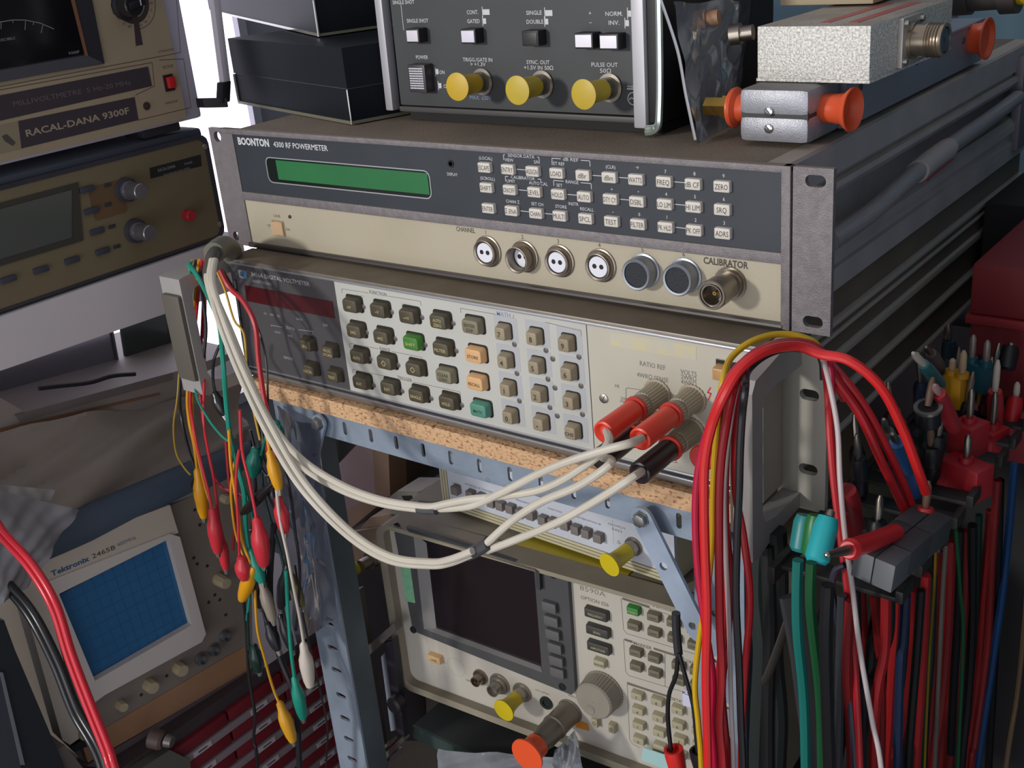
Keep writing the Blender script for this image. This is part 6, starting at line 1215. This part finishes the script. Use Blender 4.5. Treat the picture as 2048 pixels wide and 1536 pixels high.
# hanging curtain of cables
CUR = [('teal', '157a72', 2.6, [(1596, 1120), (1594, 1190), (1596, 1270), (1608, 1400), (1612, 1570)]), ('green', '155a30', 2.4, [(1622, 1125), (1620, 1190), (1624, 1250), (1640, 1400), (1644, 1570)]),
       ('red', 'b01c20', 2.8, [(1772, 1180), (1771, 1250), (1768, 1310), (1752, 1400), (1746, 1570)]), ('red', 'bb1e22', 2.6, [(1793, 1185), (1790, 1260), (1784, 1340), (1778, 1450), (1772, 1570)]), ('black', '14151a', 2.2, [(1783, 1190), (1779, 1275), (1750, 1345), (1728, 1400), (1722, 1570)]),
       ('red', '8e161b', 2.4, [(1724, 1180), (1728, 1260), (1734, 1340), (1736, 1570)]), ('red', '8a1519', 2.4, [(1748, 1190), (1756, 1280), (1764, 1400), (1762, 1570)]), ('blue', '1d2f52', 2.6, [(1812, 1190), (1806, 1280), (1800, 1340), (1794, 1570)]),
       ('red', 'a51a1f', 3.0, [(1832, 1180), (1828, 1290), (1816, 1400), (1800, 1480), (1776, 1570)]), ('red', 'b81d24', 2.8, [(1852, 1150), (1848, 1250), (1840, 1400), (1830, 1570)]), ('black', '14151a', 2.6, [(1818, 1190), (1820, 1300), (1812, 1420), (1808, 1570)]),
       ('yellow', 'a98a1e', .8, [(1872, 1080), (1869, 1171), (1858, 1330), (1848, 1570)]), ('grey', '6c6660', 1.4, [(1892, 1090), (1886, 1180), (1878, 1350), (1868, 1570)]), ('green', '12352a', 2.6, [(1866, 1150), (1862, 1300), (1852, 1430), (1846, 1570)]),
       ('red', '94171c', 3.0, [(1902, 1080), (1896, 1250), (1884, 1400), (1862, 1570)]), ('red', '8c161a', 2.8, [(1910, 1090), (1906, 1250), (1900, 1400), (1884, 1570)]), ('red', '7c1418', 2.8, [(1934, 1060), (1930, 1200), (1918, 1350), (1896, 1570)]),
       ('green', '14603c', 1.2, [(1912, 1060), (1920, 1180), (1926, 1280), (1914, 1570)]), ('red', '9c171c', 2.6, [(1980, 1020), (1968, 1180), (1956, 1350), (1932, 1570)]), ('black', '121317', 3.0, [(1945, 1050), (1944, 1250), (1936, 1400), (1920, 1570)]),
       ('green', '123c30', 2.4, [(1958, 1030), (1952, 1200), (1946, 1380), (1940, 1570)]), ('blue', '1c5596', 2.8, [(2030, 920), (2018, 1060), (2004, 1190), (1984, 1330), (1950, 1570)]), ('tan', '8d7458', 2.0, [(2056, 1150), (2048, 1260), (2034, 1390), (2008, 1570)]),
       ('black', '121317', 3.0, [(1760, 1190), (1742, 1300), (1740, 1450), (1736, 1570)]), ('black', '15161a', 2.6, [(1842, 1180), (1834, 1300), (1822, 1450), (1816, 1570)]), ('red', '7a1216', 2.6, [(1880, 1100), (1874, 1250), (1864, 1400), (1856, 1570)]),
       ('black', '101116', 2.8, [(1920, 1060), (1914, 1250), (1906, 1400), (1900, 1570)]), ('red', '861519', 2.6, [(1995, 960), (1984, 1120), (1974, 1300), (1950, 1480), (1940, 1570)]), ('black', '101116', 3, [(2000, 960), (1996, 1120), (1990, 1300), (1975, 1570)]),
       ('red', '941a1e', 2.6, [(1700, 1200), (1694, 1340), (1700, 1450), (1704, 1570)]), ('black', '15161a', 2.4, [(1712, 1180), (1716, 1300), (1712, 1430), (1690, 1570)]), ('grey', '3f4247', 2.4, [(1684, 1190), (1680, 1320), (1676, 1570)]), ('black', '121317', 3.2, [(1656, 1170), (1652, 1300), (1660, 1570)])]
from_c = {}
for k, (n, c, r, pts) in enumerate(CUR):
    X = 528 + (k * 37 % 5) * 4 - 8
    same = sorted((q[3][len(q[3]) // 2][0], i) for i, q in enumerate(CUR) if q[0] == n); i = [j for _, j in same].index(k)
    ow = ['leftmost', 'second', 'third', 'fourth', 'fifth', 'sixth', 'seventh', 'eighth', 'ninth', 'tenth', 'eleventh', 'twelfth', 'thirteenth', 'fourteenth']
    lb = ('%s of the %s cables hanging from the comb rack' if i == 0 else '%s from the left of the %s cables hanging from the comb rack') % (ow[i], n) if len(same) > 1 else 'only %s cable hanging from the comb rack' % n
    c = ''.join('%02x' % int(int(c[i_:i_ + 2], 16) * .82) for i_ in (0, 2, 4))
    single('hanging_cable', MB().tube([P(x, y, X=X) for x, y in run_on(pts)], r, 8, 6), mat(c, .5, spec=.3), lb, 'cable', '%s cables hanging from the comb rack' % n)
# filler plugs deep in the shade of the cluster: dark boots in a row along the comb
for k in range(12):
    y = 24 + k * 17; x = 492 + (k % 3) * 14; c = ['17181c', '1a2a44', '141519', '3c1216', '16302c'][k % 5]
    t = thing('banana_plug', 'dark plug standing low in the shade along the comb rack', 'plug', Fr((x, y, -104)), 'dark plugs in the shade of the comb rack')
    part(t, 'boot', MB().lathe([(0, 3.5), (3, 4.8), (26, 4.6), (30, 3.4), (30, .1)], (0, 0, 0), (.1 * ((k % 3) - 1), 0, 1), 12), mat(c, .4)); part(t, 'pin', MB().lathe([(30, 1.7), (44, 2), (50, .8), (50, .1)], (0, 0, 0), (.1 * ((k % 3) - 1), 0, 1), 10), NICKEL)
t = thing('dark_backdrop', 'added black backdrop standing in for shade, with a pale ledge, behind the hanging cables at the lower right', 'cabinet', Fr((461, 335, -800)))  # black backdrop put in to keep the gaps between the cables dark
part(t, 'body', MB().box(0, 420, 0, 300, 0, 785, 2), mat('17161a', .7)); part(t, 'ledge', MB().box(60, 420, -8, 0, 470, 492, 1), mat('6b655f', .6))
